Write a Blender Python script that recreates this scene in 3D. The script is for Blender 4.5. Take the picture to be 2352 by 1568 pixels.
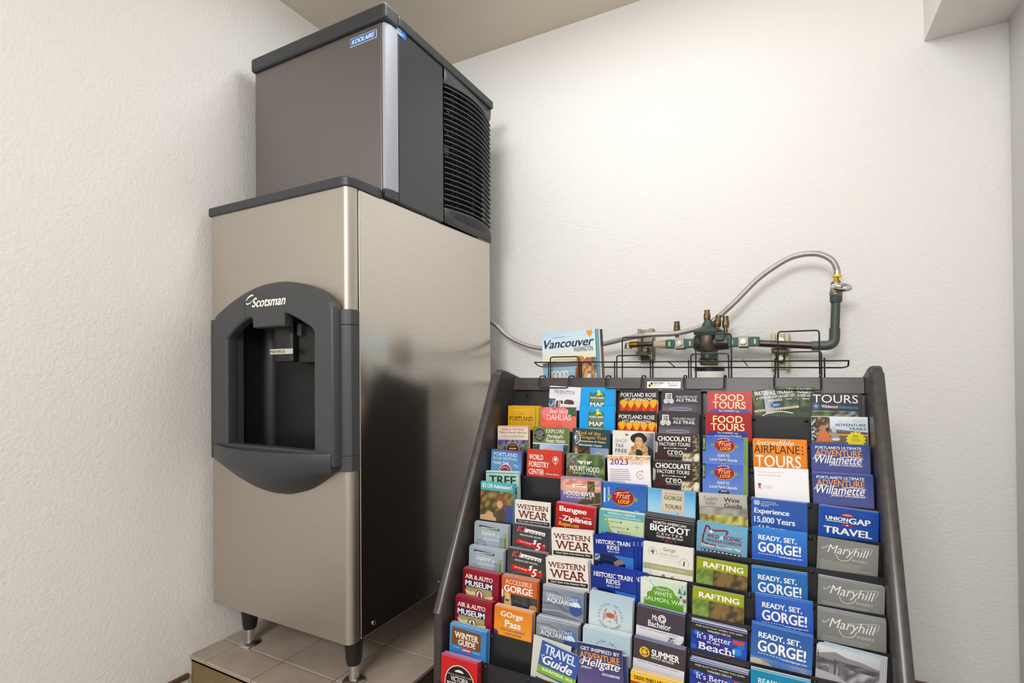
import bpy, bmesh, math, random
from mathutils import Vector, Matrix
random.seed(7)
for o in list(bpy.data.objects): bpy.data.objects.remove(o, do_unlink=True)
scene = bpy.context.scene
COL = scene.collection

# ------------------------------------------------------------------ camera
YAW, PITCH, ROLL = math.radians(27.7656), math.radians(0.5046), math.radians(-0.4561)
fw = Vector((-math.sin(YAW), math.cos(YAW), 0)); rt = Vector((math.cos(YAW), math.sin(YAW), 0)); up = Vector((0, 0, 1))
fw, up = fw*math.cos(PITCH) + up*math.sin(PITCH), up*math.cos(PITCH) - fw*math.sin(PITCH)
rt, up = rt*math.cos(ROLL) + up*math.sin(ROLL), up*math.cos(ROLL) - rt*math.sin(ROLL)
cam_data = bpy.data.cameras.new('camera')
cam = bpy.data.objects.new('camera', cam_data); COL.objects.link(cam)
cam.matrix_world = Matrix(((rt.x, up.x, -fw.x, 0.9692), (rt.y, up.y, -fw.y, -0.9625), (rt.z, up.z, -fw.z, 0.8267), (0, 0, 0, 1)))
cam_data.sensor_fit = 'HORIZONTAL'; cam_data.sensor_width = 36.0
cam_data.lens = 1194.83/2352*36.0
cam_data.shift_y = 57.78/2352
cam_data.clip_start = 0.02
scene.camera = cam

# ------------------------------------------------------------------ world and lights
world = bpy.data.worlds.new('room_air'); scene.world = world; world.use_nodes = True
bg = world.node_tree.nodes['Background']
bg.inputs[0].default_value = (1.0, 0.97, 0.93, 1); bg.inputs[1].default_value = 0.3

def area(name, loc, rot, size, power, color, sy=None):
    d = bpy.data.lights.new(name, 'AREA'); d.energy = power; d.color = color
    d.shape = 'RECTANGLE'; d.size = size; d.size_y = sy or size
    o = bpy.data.objects.new(name, d); COL.objects.link(o); o.location = loc; o.rotation_euler = rot
    return o
area('ceiling_lamp_light', (0.46, 0.22, 2.11), (0, 0, 0), 1.2, 8.6, (0.96, 0.98, 1.0), 0.25)
area('front_fill_light', (0.7, -2.5, 1.95), (math.radians(62), 0, math.radians(-8)), 1.0, 58.0, (0.99, 0.985, 1.0), 0.7)  # added fill behind the camera, brightens fronts and lower walls; no known fixture
scene.view_settings.view_transform = 'Standard'; scene.view_settings.look = 'None'
scene.view_settings.gamma = 1.0; scene.view_settings.use_curve_mapping = False
scene.view_settings.exposure = 0.05

# ------------------------------------------------------------------ materials
def lin(h, k=1.0):
    if isinstance(h, str):
        h = h.lstrip('#')
        if len(h) == 3: h = ''.join(c*2 for c in h)
        c = [int(h[i:i+2], 16)/255 for i in (0, 2, 4)]
    else: c = list(h)
    return tuple(k*(x/12.92 if x <= 0.04045 else ((x+0.055)/1.055)**2.4) for x in c) + (1.0,)
def principled(name):
    m = bpy.data.materials.new(name); m.use_nodes = True
    return m, m.node_tree, m.node_tree.nodes['Principled BSDF']
def mat(name, color, rough=0.5, metal=0.0, spec=0.5, var=0.0, vscale=20, bump=0.0, bscale=200, aniso=0.0, arot=0.0, coat=0.0, stretch=(1, 1, 1), color2=None):
    m, nt, p = principled(name); N = nt.nodes; L = nt.links
    p.inputs['Base Color'].default_value = lin(color); p.inputs['Roughness'].default_value = rough
    p.inputs['Metallic'].default_value = metal; p.inputs['Specular IOR Level'].default_value = spec
    p.inputs['Coat Weight'].default_value = coat; p.inputs['Coat Roughness'].default_value = 0.15
    if aniso:
        p.inputs['Anisotropic'].default_value = aniso; p.inputs['Anisotropic Rotation'].default_value = arot
        t = N.new('ShaderNodeTangent'); t.direction_type = 'RADIAL'; t.axis = 'Z'; L.new(t.outputs[0], p.inputs['Tangent'])
    if var or bump:
        tc = N.new('ShaderNodeTexCoord'); mp = N.new('ShaderNodeMapping'); mp.inputs['Scale'].default_value = stretch
        L.new(tc.outputs['Object'], mp.inputs[0])
    if var:
        n = N.new('ShaderNodeTexNoise'); n.inputs['Scale'].default_value = vscale; n.inputs['Detail'].default_value = 5
        L.new(mp.outputs[0], n.inputs['Vector'])
        r = N.new('ShaderNodeValToRGB'); c = lin(color)
        c2 = lin(color2) if color2 else tuple(x*(1-var) for x in c[:3]) + (1,)
        r.color_ramp.elements[0].position = 0.35; r.color_ramp.elements[1].position = 0.68
        r.color_ramp.elements[0].color = c2; r.color_ramp.elements[1].color = c
        L.new(n.outputs[0], r.inputs[0]); L.new(r.outputs[0], p.inputs['Base Color'])
    if bump:
        n = N.new('ShaderNodeTexNoise'); n.inputs['Scale'].default_value = bscale; n.inputs['Detail'].default_value = 3
        L.new(mp.outputs[0], n.inputs['Vector'])
        b = N.new('ShaderNodeBump'); b.inputs['Strength'].default_value = bump; b.inputs['Distance'].default_value = 0.002
        L.new(n.outputs[0], b.inputs['Height']); L.new(b.outputs[0], p.inputs['Normal'])
    return m

def wall_mat(name, color):
    m, nt, p = principled(name); N = nt.nodes; L = nt.links
    p.inputs['Base Color'].default_value = lin(color); p.inputs['Roughness'].default_value = 0.55
    p.inputs['Specular IOR Level'].default_value = 0.3
    tc = N.new('ShaderNodeTexCoord')
    n1 = N.new('ShaderNodeTexNoise'); n1.inputs['Scale'].default_value = 120; n1.inputs['Detail'].default_value = 1.5; n1.inputs['Distortion'].default_value = 0.15
    n2 = N.new('ShaderNodeTexNoise'); n2.inputs['Scale'].default_value = 38; n2.inputs['Detail'].default_value = 2
    L.new(tc.outputs['Object'], n1.inputs['Vector']); L.new(tc.outputs['Object'], n2.inputs['Vector'])
    a = N.new('ShaderNodeMath'); a.operation = 'MULTIPLY_ADD'; a.inputs[1].default_value = 0.6
    L.new(n2.outputs[0], a.inputs[0]); L.new(n1.outputs[0], a.inputs[2])
    b = N.new('ShaderNodeBump'); b.inputs['Strength'].default_value = 0.4; b.inputs['Distance'].default_value = 0.0035
    L.new(a.outputs[0], b.inputs['Height']); L.new(b.outputs[0], p.inputs['Normal'])
    return m

M = {}
M['wall'] = wall_mat('white_orange_peel_plaster', '#e5e3df')
M['ceiling'] = wall_mat('ceiling_plaster', '#e6dccb')
M['steel'] = mat('brushed_stainless', '#c2bbb1', 0.44, 1.0, var=0.05, vscale=6, stretch=(1, 1, 30))
M['steel_side'] = mat('polished_stainless_side', '#d0cac2', 0.17, 1.0, var=0.06, vscale=9, stretch=(1, 1, 18), aniso=0.75, arot=0.25)
M['steel_bright'] = mat('bright_steel', '#d8d6d2', 0.22, 1.0)
M['taupe'] = mat('taupe_metallic_panel', '#837e7c', 0.4, 0.85, var=0.03, vscale=200)
M['silver_edge'] = mat('silver_corner_strip', '#a2a4ad', 0.55, 0.25)
M['char'] = mat('charcoal_plastic', '#3f4143', 0.42, spec=0.5, bump=0.15, bscale=900)
M['louvre'] = mat('grey_louvre_plastic', '#54575c', 0.4)
M['char_dark'] = mat('dark_charcoal_plastic', '#34363a', 0.42, bump=0.1, bscale=900)
M['black_panel'] = mat('black_steel_panel', '#343639', 0.32, spec=0.5)
M['niche'] = mat('niche_black_plastic', '#101112', 0.4)
M['black'] = mat('black_plastic', '#161618', 0.38)
M['rubber'] = mat('black_leg_plastic', '#141618', 0.42)
M['deep'] = mat('dark_interior', '#101114', 0.8)
M['rackplate'] = mat('black_gloss_rack_plate', '#232427', 0.28, spec=0.5)
M['rackwood'] = mat('dark_brown_laminate', '#433b39', 0.38, var=0.25, vscale=14, stretch=(1, 12, 12), color2='#352f2e')
M['rackedge'] = mat('dark_edge_banding', '#4b4644', 0.30, var=0.2, vscale=60, color2='#3e3936')
M['wire'] = mat('black_coated_wire', '#18181b', 0.25)
M['rivet'] = mat('black_rivet', '#1b1b1d', 0.25)
M['tile'] = mat('beige_floor_tile', '#b2a496', 0.5, var=0.12, vscale=9, color2='#a29486', bump=0.1, bscale=120)
M['grout'] = mat('brown_grout', '#6f6358', 0.9, var=0.3, vscale=60)
M['tanboard'] = mat('tan_stained_board', '#8d7a55', 0.55, var=0.3, vscale=9, color2='#74603a')
M['darkboard'] = mat('dark_stained_board', '#54493c', 0.5, var=0.4, vscale=14, color2='#352d26')
M['brownbase'] = mat('brown_base_strip', '#5a3f2e', 0.5)
M['palebase'] = mat('pale_base', '#c9c6c4', 0.5)
M['floor'] = mat('grey_floor', '#b0a99d', 0.6, var=0.2, vscale=12)
M['brass'] = mat('aged_brass', '#8c7350', 0.42, 0.8, var=0.4, vscale=70, color2='#5c4a38')
M['newbrass'] = mat('yellow_brass', '#b98c3a', 0.3, 0.9)
M['bronze'] = mat('bronze_body', '#6a5d52', 0.45, 0.7, var=0.4, vscale=50, color2='#4a4644')
M['copper'] = mat('tarnished_copper_pipe', '#6d5a4c', 0.4, 0.8, var=0.4, vscale=40, color2='#4c4642')
M['verdigris'] = mat('green_patina', '#4a625c', 0.55, 0.3, var=0.5, vscale=60, color2='#39403c')
M['greenpipe'] = mat('patina_pipe', '#60625d', 0.5, 0.3, var=0.5, vscale=30, color2='#4a524c', stretch=(1, 1, .4))
M['teal'] = mat('teal_handle', '#0f5358', 0.4)
M['yellow'] = mat('yellow_plastic', '#e8d020', 0.4)
M['chrome'] = mat('chrome', '#d4d4d8', 0.15, 1.0)
M['zinc'] = mat('zinc_yellow_strut', '#9a9478', 0.4, 0.75, var=0.2, vscale=40)
M['hose'] = mat('braided_steel_hose', '#c0bab8', 0.4, 0.45, var=0.35, vscale=500, color2='#958f8d')
M['white'] = mat('white_gloss', '#f2f0ea', 0.2)
M['cream'] = mat('cream_cpvc', '#cdbf9c', 0.4)
M['tape'] = mat('label_tape', '#c9c6b4', 0.5)

# one paper material for everything printed: the print is in the colour attribute of each sheet
def paper_mat():
    m, nt, p = principled('printed_paper')
    a = nt.nodes.new('ShaderNodeAttribute'); a.attribute_name = 'ink'
    nt.links.new(a.outputs['Color'], p.inputs['Base Color'])
    p.inputs['Roughness'].default_value = 0.32; p.inputs['Specular IOR Level'].default_value = 0.4
    return m
M['paper'] = paper_mat()

# ------------------------------------------------------------------ mesh builder
class MB:
    def __init__(s): s.v = []; s.f = []; s.mi = []; s.mats = []; s.cur = 0
    def use(s, m):
        m = M[m] if isinstance(m, str) else m
        if m not in s.mats: s.mats.append(m)
        s.cur = s.mats.index(m); return s
    def add(s, vs, fs):
        b = len(s.v); s.v += [tuple(x) for x in vs]
        for f in fs: s.f.append(tuple(b+i for i in f)); s.mi.append(s.cur)
        return s
    def box(s, x0, x1, y0, y1, z0, z1):
        v = [(x, y, z) for z in (z0, z1) for y in (y0, y1) for x in (x0, x1)]
        return s.add(v, [(0, 2, 3, 1), (4, 5, 7, 6), (0, 1, 5, 4), (2, 6, 7, 3), (0, 4, 6, 2), (1, 3, 7, 5)])
    def prism(s, poly, axis, a0, a1):
        n = len(poly); f = []
        def P(p, a): return {0: (a, p[0], p[1]), 1: (p[0], a, p[1]), 2: (p[0], p[1], a)}[axis]
        v = [P(p, a0) for p in poly] + [P(p, a1) for p in poly]
        f = [tuple(range(n))[::-1], tuple(range(n, 2*n))] + [(i, (i+1) % n, n+(i+1) % n, n+i) for i in range(n)]
        return s.add(v, f)
    def lathe(s, prof, org, axis=2, seg=24, cap=True):
        # prof: (radius, along) pairs
        org = Vector(org); ax = Vector([(1, 0, 0), (0, 1, 0), (0, 0, 1)][axis]) if isinstance(axis, int) else Vector(axis).normalized()
        u = ax.orthogonal().normalized(); w = ax.cross(u); v = []; f = []; n = len(prof)
        for r, a in prof:
            for k in range(seg):
                t = 2*math.pi*k/seg; v.append(org + ax*a + (u*math.cos(t)+w*math.sin(t))*r)
        for i in range(n-1):
            for k in range(seg):
                k2 = (k+1) % seg; f.append((i*seg+k, i*seg+k2, (i+1)*seg+k2, (i+1)*seg+k))
        if cap: f.append(tuple(range(seg))[::-1]); f.append(tuple((n-1)*seg+k for k in range(seg)))
        return s.add(v, f)
    def cyl(s, r, org, axis, a0, a1, seg=20): return s.lathe([(r, a0), (r, a1)], org, axis, seg)
    def tube(s, pts, r, seg=10, closed=False):
        P = [Vector(p) for p in pts]; n = len(P); v = []; f = []
        T = []
        for i in range(n):
            a = P[(i-1) % n] if (closed or i > 0) else P[i]; b = P[(i+1) % n] if (closed or i < n-1) else P[i]
            T.append((b-a).normalized())
        u = T[0].orthogonal().normalized()
        for i in range(n):
            u = (u - T[i]*u.dot(T[i])).normalized(); w = T[i].cross(u)
            for k in range(seg):
                t = 2*math.pi*k/seg; v.append(P[i] + (u*math.cos(t)+w*math.sin(t))*r)
        for i in range(n if closed else n-1):
            j = (i+1) % n
            for k in range(seg):
                k2 = (k+1) % seg; f.append((i*seg+k, i*seg+k2, j*seg+k2, j*seg+k))
        if not closed: f.append(tuple(range(seg))[::-1]); f.append(tuple((n-1)*seg+k for k in range(seg)))
        return s.add(v, f)
    def grid(s, rows):
        n = len(rows); m = len(rows[0])
        return s.add([p for r in rows for p in r], [(i*m+j, i*m+j+1, (i+1)*m+j+1, (i+1)*m+j) for i in range(n-1) for j in range(m-1)])
    def mesh(s, name, smooth=True):
        me = bpy.data.meshes.new(name); me.from_pydata(s.v, [], s.f)
        for m in s.mats: me.materials.append(m)
        me.polygons.foreach_set('material_index', s.mi)
        bm = bmesh.new(); bm.from_mesh(me); bmesh.ops.recalc_face_normals(bm, faces=bm.faces); bm.to_mesh(me); bm.free()
        if smooth:
            me.shade_smooth(); me.set_sharp_from_angle(angle=math.radians(38))
        return me
def bevel(o, w, seg=2, ang=40):
    b = o.modifiers.new('bevel', 'BEVEL'); b.harden_normals = True; b.width = w; b.segments = seg; b.limit_method = 'ANGLE'; b.angle_limit = math.radians(ang)
    return o
def obj(name, me, parent=None, bev=0, seg=2, label=None):
    if isinstance(me, MB): me = me.mesh(name)
    o = bpy.data.objects.new(name, me); COL.objects.link(o)
    if parent: o.parent = parent; o.matrix_parent_inverse = Matrix.Translation(-parent.location)
    if bev: bevel(o, bev, seg)
    if label: o['label'] = label
    return o
def tag(o, label, cat, group=None):
    o['label'] = label; o['category'] = cat
    if group: o['group'] = group
    return o
def struct(name, mb, bev=0):
    o = obj(name, mb, None, bev); o['kind'] = 'structure'; return o
def thing(name, loc, label, cat, group=None):
    o = bpy.data.objects.new(name, None); COL.objects.link(o); o.location = loc; o.empty_display_size = 0.05
    return tag(o, label, cat, group)
def rounded(pts, r, n=5, closed=False):
    P = [Vector(p) for p in pts]; out = []; N = len(P)
    for i in range(N):
        if not closed and i in (0, N-1): out.append(P[i]); continue
        a, b, c = P[(i-1) % N], P[i], P[(i+1) % N]
        d1 = (a-b); d2 = (c-b); q = min(r, d1.length*.49, d2.length*.49)
        s, e = b+d1.normalized()*q, b+d2.normalized()*q
        for k in range(n+1):
            t = k/n; out.append(s*(1-t)**2 + b*2*t*(1-t) + e*t*t)
    return out
def catmull(pts, n=8):
    P = [Vector(p) for p in pts]; out = []
    for i in range(len(P)-1):
        p0 = P[max(i-1, 0)]; p1 = P[i]; p2 = P[i+1]; p3 = P[min(i+2, len(P)-1)]
        for k in range(n):
            t = k/n; out.append(0.5*((2*p1)+(p2-p0)*t+(2*p0-5*p1+4*p2-p3)*t*t+(3*p1-p0-3*p2+p3)*t**3))
    out.append(P[-1]); return out
def curve_plate(name, loops, y_front, depth, bev, material):
    """flat outline with holes in the XZ plane, extruded along Y, rounded rims"""
    cu = bpy.data.curves.new(name, 'CURVE'); cu.dimensions = '2D'; cu.fill_mode = 'BOTH'
    cu.extrude = depth/2 - bev; cu.bevel_depth = bev; cu.bevel_resolution = 3
    for lp in loops:
        sp = cu.splines.new('POLY'); sp.points.add(len(lp)-1); sp.use_cyclic_u = True
        for p, q in zip(sp.points, lp): p.co = (q[0], q[1], 0, 1)
    t = bpy.data.objects.new(name, cu); COL.objects.link(t)
    bpy.context.view_layer.update()
    me = bpy.data.meshes.new_from_object(t.evaluated_get(bpy.context.evaluated_depsgraph_get()))
    me.transform(Matrix.Translation((0, y_front+depth/2, 0)) @ Matrix.Rotation(math.radians(90), 4, 'X'))
    bpy.data.objects.remove(t); me.materials.clear(); me.materials.append(M[material])
    me.shade_smooth(); me.set_sharp_from_angle(angle=math.radians(35))
    return me

# ------------------------------------------------------------------ printed sheets
_text = {}; LAY = {}      # LAY: how many points one pass of a heavy string has
def text_polys(s, style):
    """outline polygons of a string, normalised to a unit box"""
    key = (s, style)
    if key in _text: return _text[key]
    cu = bpy.data.curves.new('lettering', 'FONT'); cu.body = s; cu.resolution_u = 3; cu.size = 1.0
    if 'i' in style: cu.shear = 0.32
    if 'w' in style: cu.space_character = 1.35
    if 'n' in style: cu.space_character = 0.9
    o = bpy.data.objects.new('lettering', cu); COL.objects.link(o)
    bpy.context.view_layer.update()
    me = bpy.data.meshes.new_from_object(o.evaluated_get(bpy.context.evaluated_depsgraph_get()))
    V = [(v.co.x, v.co.y) for v in me.vertices]; F = [tuple(p.vertices) for p in me.polygons]
    if 's' in style and V:      # slab feet on the stems
        from collections import Counter
        cnt = Counter()
        for f in F:
            for i in range(len(f)): cnt[tuple(sorted((f[i], f[(i+1) % len(f)])))] += 1
        pos = Counter()
        ys = max(v[1] for v in V)
        runs = []
        for (a, b), c in cnt.items():
            if c == 1 and abs(V[a][1]-V[b][1]) < 0.004:
                w = abs(V[a][0]-V[b][0])
                if 0.05 < w < 0.27: runs.append((min(V[a][0], V[b][0]), max(V[a][0], V[b][0]), V[a][1]))
        for x0, x1, y in runs:
            if y < 0.06 and y > -0.06: y0, y1 = y, y+0.075
            elif y > 0.48: y0, y1 = y-0.075, y
            else: continue
            b = len(V); e = 0.065
            V += [(x0-e, y0), (x1+e, y0), (x1+e, y1), (x0-e, y1)]; F.append((b, b+1, b+2, b+3))
    if V and ('b' in style or 'B' in style):     # heavier strokes: the outline laid down again a little to each side
        e = .032 if 'B' in style else .014; n = len(V); V0, F0 = list(V), list(F)
        LAY[key] = n
        for ex, ey in ((e, .008), (-e, -.008)) if 'b' in style else ((e, .012), (-e, -.012), (e*.4, -.012), (-e*.4, .012)):
            b = len(V); V += [(x+ex, y+ey) for x, y in V0]; F += [tuple(b+i for i in f) for f in F0]
    bpy.data.objects.remove(o); bpy.data.meshes.remove(me); bpy.data.curves.remove(cu)
    if not V: _text[key] = ([], []); return _text[key]
    x0 = min(v[0] for v in V); x1 = max(v[0] for v in V); y0 = min(v[1] for v in V); y1 = max(v[1] for v in V)
    V = [((x-x0)/(x1-x0), (y-y0)/(y1-y0)) for x, y in V]
    _text[key] = (V, F); return _text[key]

class Sheet:
    """a printed sheet: x across 0..w, z up 0..h, front at y=0, thickness t behind it"""
    def __init__(s, w, h, t, face, edge='#f2f0ee', side=None, dim=1.0, back=None):
        s.w, s.h, s.t = w, h, t; s.v = []; s.f = []; s.c = []; s.k = 0; s.dim = dim
        fc = lin(face); ed = lin(edge); sd = lin(side or edge)
        a = [(-w/2, 0, 0), (w/2, 0, 0), (w/2, 0, h), (-w/2, 0, h), (-w/2, t, 0), (w/2, t, 0), (w/2, t, h), (-w/2, t, h)]
        for f, c in [((0, 1, 2, 3), fc), ((5, 4, 7, 6), lin(back or edge)), ((3, 2, 6, 7), ed), ((1, 5, 6, 2), sd), ((4, 0, 3, 7), sd), ((4, 5, 1, 0), ed)]:
            b = len(s.v); s.v += [a[i] for i in f]; s.f.append((b, b+1, b+2, b+3)); s.c += [c]*4
    def pt(s, x, v): return (s.w*(min(max(x, 0), 1)-.5), -0.00003*s.k, max(s.h - s.w*max(v, 0), 0))
    def poly(s, P, cols):
        b = len(s.v); s.v += [s.pt(*p) for p in P]; s.f.append(tuple(range(b, b+len(P)))); s.c += cols
    def run(s, els):
        for e in els:
            s.k += 1; k = e[0]
            if k == 'r':
                x0, v0, x1, v1, c = e[1:6]; c2 = e[6] if len(e) > 6 else c
                s.poly([(x0, v1), (x1, v1), (x1, v0), (x0, v0)], [lin(c2), lin(c2), lin(c), lin(c)])
            elif k == 'e':
                cx, cv, rx, rv, c = e[1:6]; n = 28
                s.poly([(cx+rx*math.cos(2*math.pi*i/n), cv-rv*math.sin(2*math.pi*i/n)) for i in range(n)], [lin(c)]*n)
            elif k == 'o':      # ring outline
                cx, cv, rx, rv, wd, c = e[1:7]; n = 32; a0, a1 = (e[7], e[8]) if len(e) > 7 else (0, 360)
                for i in range(n):
                    t0, t1 = [math.radians(a0+(a1-a0)*q/n) for q in (i, i+1)]
                    P = [(cx+rx*math.cos(t0), cv-rv*math.sin(t0)), (cx+(rx+wd)*math.cos(t0), cv-(rv+wd)*math.sin(t0)), (cx+(rx+wd)*math.cos(t1), cv-(rv+wd)*math.sin(t1)), (cx+rx*math.cos(t1), cv-rv*math.sin(t1))]
                    s.poly(P, [lin(c)]*4)
            elif k == 'p': s.poly(e[1], [lin(e[2])]*len(e[1]))
            elif k in 'lc':
                P, wd, c = e[1:4]
                if k == 'c': P = [(q.x, q.z) for q in catmull([(x, 0, v) for x, v in P], 7)]
                for (xa, va), (xb, vb) in zip(P[:-1], P[1:]):
                    d = math.hypot(xb-xa, vb-va) or 1; nx, nv = -(vb-va)/d*wd/2, (xb-xa)/d*wd/2
                    ex, ev = (xb-xa)/d*wd*.3, (vb-va)/d*wd*.3
                    s.poly([(xa-ex+nx, va-ev+nv), (xa-ex-nx, va-ev-nv), (xb+ex-nx, vb+ev-nv), (xb+ex+nx, vb+ev+nv)], [lin(c)]*4)
            elif k == 't':
                txt, x0, x1, vb, h, c = e[1:7]; st = e[7] if len(e) > 7 else ''; sl = e[8] if len(e) > 8 else 0
                V, F = text_polys(txt, st); b = len(s.v)
                n1 = LAY.get((txt, st), len(V) or 1)
                for i, (x, y) in enumerate(V): q = s.pt(x0+(x1-x0)*x, vb-h*y+sl*x); s.v.append((q[0], q[1]-.000006*(i//n1), q[2]))
                for f in F: s.f.append(tuple(b+i for i in f))
                s._vc = s.__dict__.setdefault('_vc', {}); 
                for f in F: s.c += [lin(c)]*len(f)
            elif k == 'v':      # reads upwards
                txt, x0, x1, v0, v1, c = e[1:7]; V, F = text_polys(txt, e[7] if len(e) > 7 else ''); b = len(s.v)
                n1 = LAY.get((txt, e[7] if len(e) > 7 else ''), len(V) or 1)
                for i, (x, y) in enumerate(V): q = s.pt(x1-(x1-x0)*y, v1-(v1-v0)*x); s.v.append((q[0], q[1]-.000006*(i//n1), q[2]))
                for f in F: s.f.append(tuple(b+i for i in f)); s.c += [lin(c)]*len(f)
            elif k == 'a':      # lettering on an arc
                txt, cx, cv, r, a0, a1, h, c = e[1:9]
                for i, ch in enumerate(txt):
                    if ch == ' ': continue
                    t = math.radians(a0+(a1-a0)*i/max(len(txt)-1, 1)); V, F = text_polys(ch, ''); b = len(s.v); wd = h*(.25 if ch == 'I' else .75)
                    for x, y in V:
                        q = (x-.5)*wd; rr = r+y*h; s.v.append(s.pt(cx+rr*math.cos(t)+q*math.sin(t), cv-(rr*math.sin(t)-q*math.cos(t))))
                    for f in F: s.f.append(tuple(b+i2 for i2 in f)); s.c += [lin(c)]*len(f)
            elif k == 'ph':     # soft printed picture: palette mixed over a grid
                x0, v0, x1, v1, seed, pal = e[1:7]; nx = e[7] if len(e) > 7 else 14
                nv = max(3, int(nx*(v1-v0)/(x1-x0))); R = random.Random(seed); pc = [lin(q) for q in pal]
                g = [[R.choice(pc) for _ in range(nx+1)] for _ in range(nv+1)]
                for i in range(nv):
                    for j in range(nx):
                        xa, xb = x0+(x1-x0)*j/nx, x0+(x1-x0)*(j+1)/nx; va, vb = v0+(v1-v0)*i/nv, v0+(v1-v0)*(i+1)/nv
                        s.poly([(xa, vb), (xb, vb), (xb, va), (xa, va)], [g[i+1][j], g[i+1][j+1], g[i][j+1], g[i][j]])
            elif k == 'g':      # four-corner blend: tl tr bl br
                x0, v0, x1, v1, a, b, c, d = e[1:9]
                s.poly([(x0, v1), (x1, v1), (x1, v0), (x0, v0)], [lin(c), lin(d), lin(b), lin(a)])
        return s
    def mesh(s, name):
        me = bpy.data.meshes.new(name); me.from_pydata(s.v, [], s.f); me.materials.append(M['paper'])
        ca = me.color_attributes.new('ink', 'FLOAT_COLOR', 'CORNER')
        flat = [x for c in s.c for x in c]
        ca.data.foreach_set('color', flat)
        return me

# ------------------------------------------------------------------ cover artwork (x 0..1 across, v down from the top edge in card widths)
W_ = '#f4f2ee'
def lines(x0, x1, v0, v1, n, c, wd=.012, seed=1):
    R = random.Random(seed)
    return [('r', x0, v0+(v1-v0)*i/n, x0+(x1-x0)*R.uniform(.7, 1), v0+(v1-v0)*i/n+wd, c) for i in range(n)]
def fruit_logo(cx, cv, k=1.0):
    return [('p', [(cx-.32*k, cv), (cx-.26*k, cv-.04*k), (cx-.18*k, cv), (cx-.26*k, cv+.04*k)], '#7f9a3a'), ('p', [(cx+.32*k, cv+.02), (cx+.26*k, cv-.03*k), (cx+.18*k, cv), (cx+.26*k, cv+.06*k)], '#7f9a3a'),
            ('e', cx+.01, cv+.01, .225*k, .16*k, '#b8a050'), ('e', cx, cv, .22*k, .155*k, '#a01420'),
            ('t', 'Fruit', cx-.13*k, cx+.15*k, cv+.02*k, .12*k, '#ecd9a0', 'i'), ('l', [(cx-.17*k, cv-.06*k), (cx+.12*k, cv-.12*k)], .012, '#ecd9a0'),
            ('t', 'LOOP', cx-.09*k, cx+.14*k, cv+.115*k, .075*k, '#ecc030', 'B')]
def balloon():
    o = [('r', 0, .2, 1, 1, '#b3260f')]
    for i in range(-1, 6):
        x = i*.19+.02
        o += [('p', [(x, .3), (x+.05, .24), (x+.19, .24), (x+.19, .34), (x+.15, .42), (x+.1, .5), (x+.04, .44), (x, .36)], '#f0b41c'), ('p', [(x, .36), (x+.05, .45), (x+.1, .51), (x+.1, 1), (x-.02, 1)], '#dd4a1c'), ('p', [(x+.1, .51), (x+.15, .42), (x+.19, .35), (x+.19, 1), (x+.1, 1)], '#c42f12'), ('l', [(x, .28), (x-.02, .7)], .01, '#6a1c0c')]
    o += [('p', [(0, .2), (1, .2), (1, .29), (.9, .25), (.78, .31), (.6, .25), (.5, .29), (.4, .24), (.22, .31), (.1, .26), (0, .31)], '#2b241f')]
    return o
def barrel(x, v):
    o = [('r', x, v, x+.17, v+.17, W_), ('r', x+.03, v+.025, x+.065, v+.06, '#37323a'), ('r', x+.08, v+.025, x+.15, v+.06, '#37323a'), ('r', x+.03, v+.075, x+.15, v+.1, '#37323a'), ('r', x+.03, v+.115, x+.065, v+.15, '#37323a'), ('r', x+.08, v+.115, x+.15, v+.15, '#37323a')]
    for q in (.015, .155): o += [('e', x+q, v+.21, .065, .065, W_), ('e', x+q, v+.21, .045, .045, '#37323a')] + [('l', [(x+q-.05*math.cos(t), v+.21-.05*math.sin(t)), (x+q+.05*math.cos(t), v+.21+.05*math.sin(t))], .012, W_) for t in (0, .79, 1.57, 2.36)]
    return o
def star(cx, cv, r, c, n=5, q=.42):
    return ('p', [(cx+(r if i % 2 == 0 else r*q)*math.sin(math.pi*i/n), cv-(r if i % 2 == 0 else r*q)*math.cos(math.pi*i/n)) for i in range(2*n)], c)
def food(bgc, band): return (bgc, [('t', 'FOOD', .17, .82, .235, .165, '#ffe6ae', 'b'), ('t', 'TOURS', .12, .86, .42, .17, '#ffe6ae', 'b'), ('r', .06, .44, .92, .64, band), ('t', 'The YUMMIEST way', .26, .72, .505, .05, W_, 'b'), ('t', 'to experience Portland', .2, .78, .57, .055, W_, 'b')])
def fruitcard(): return ('#4a70c6', [('g', 0, 0, 1, .9, '#3a5cba', '#4668c4', '#6d96dc', '#6d96dc'), ('r', .91, 0, 1, .9, '#78974a'), ('r', 0, 0, .065, .36, '#1d3b34'), ('v', 'MAP INSIDE', .012, .05, .05, .32, '#cfe08a', 'b'), ('a', 'HOOD RIVER', .48, .24, .19, 125, 55, .035, W_)] + fruit_logo(.49, .2) + [('t', 'GUIDE TO', .33, .6, .47, .065, W_, 'b'), ('t', 'Local Farm Stands', .16, .77, .57, .07, W_, 'b'), ('p', [(.36, .64), (.42, .59), (.48, .575), (.54, .59), (.6, .64), (.6, .9), (.36, .9)], '#26346e'), ('t', '2022', .41, .55, .65, .05, W_, 'b')])
def gorge(c1, c2, extra=[]): return (c1, [('g', 0, 0, 1, .62, c1, c1, c2, c2), ('t', 'READY, SET,', .12, .82, .24, .115, W_, 'B'), ('t', 'GORGE!', .115, .9, .47, .2, W_, 'B')] + [('r', .12+.05*i, .5, .15+.05*i, .512, W_) for i in range(8)] + [('t', 'readysetgorge.com', .5, .92, .545, .045, W_, 'bi')] + extra)
def script(txt, x0, x1, vb, h, c, st='bi'): return [('t', txt, x0, x1, vb, h, c, st)]
K = '#f2efe9'
D = {}
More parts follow.
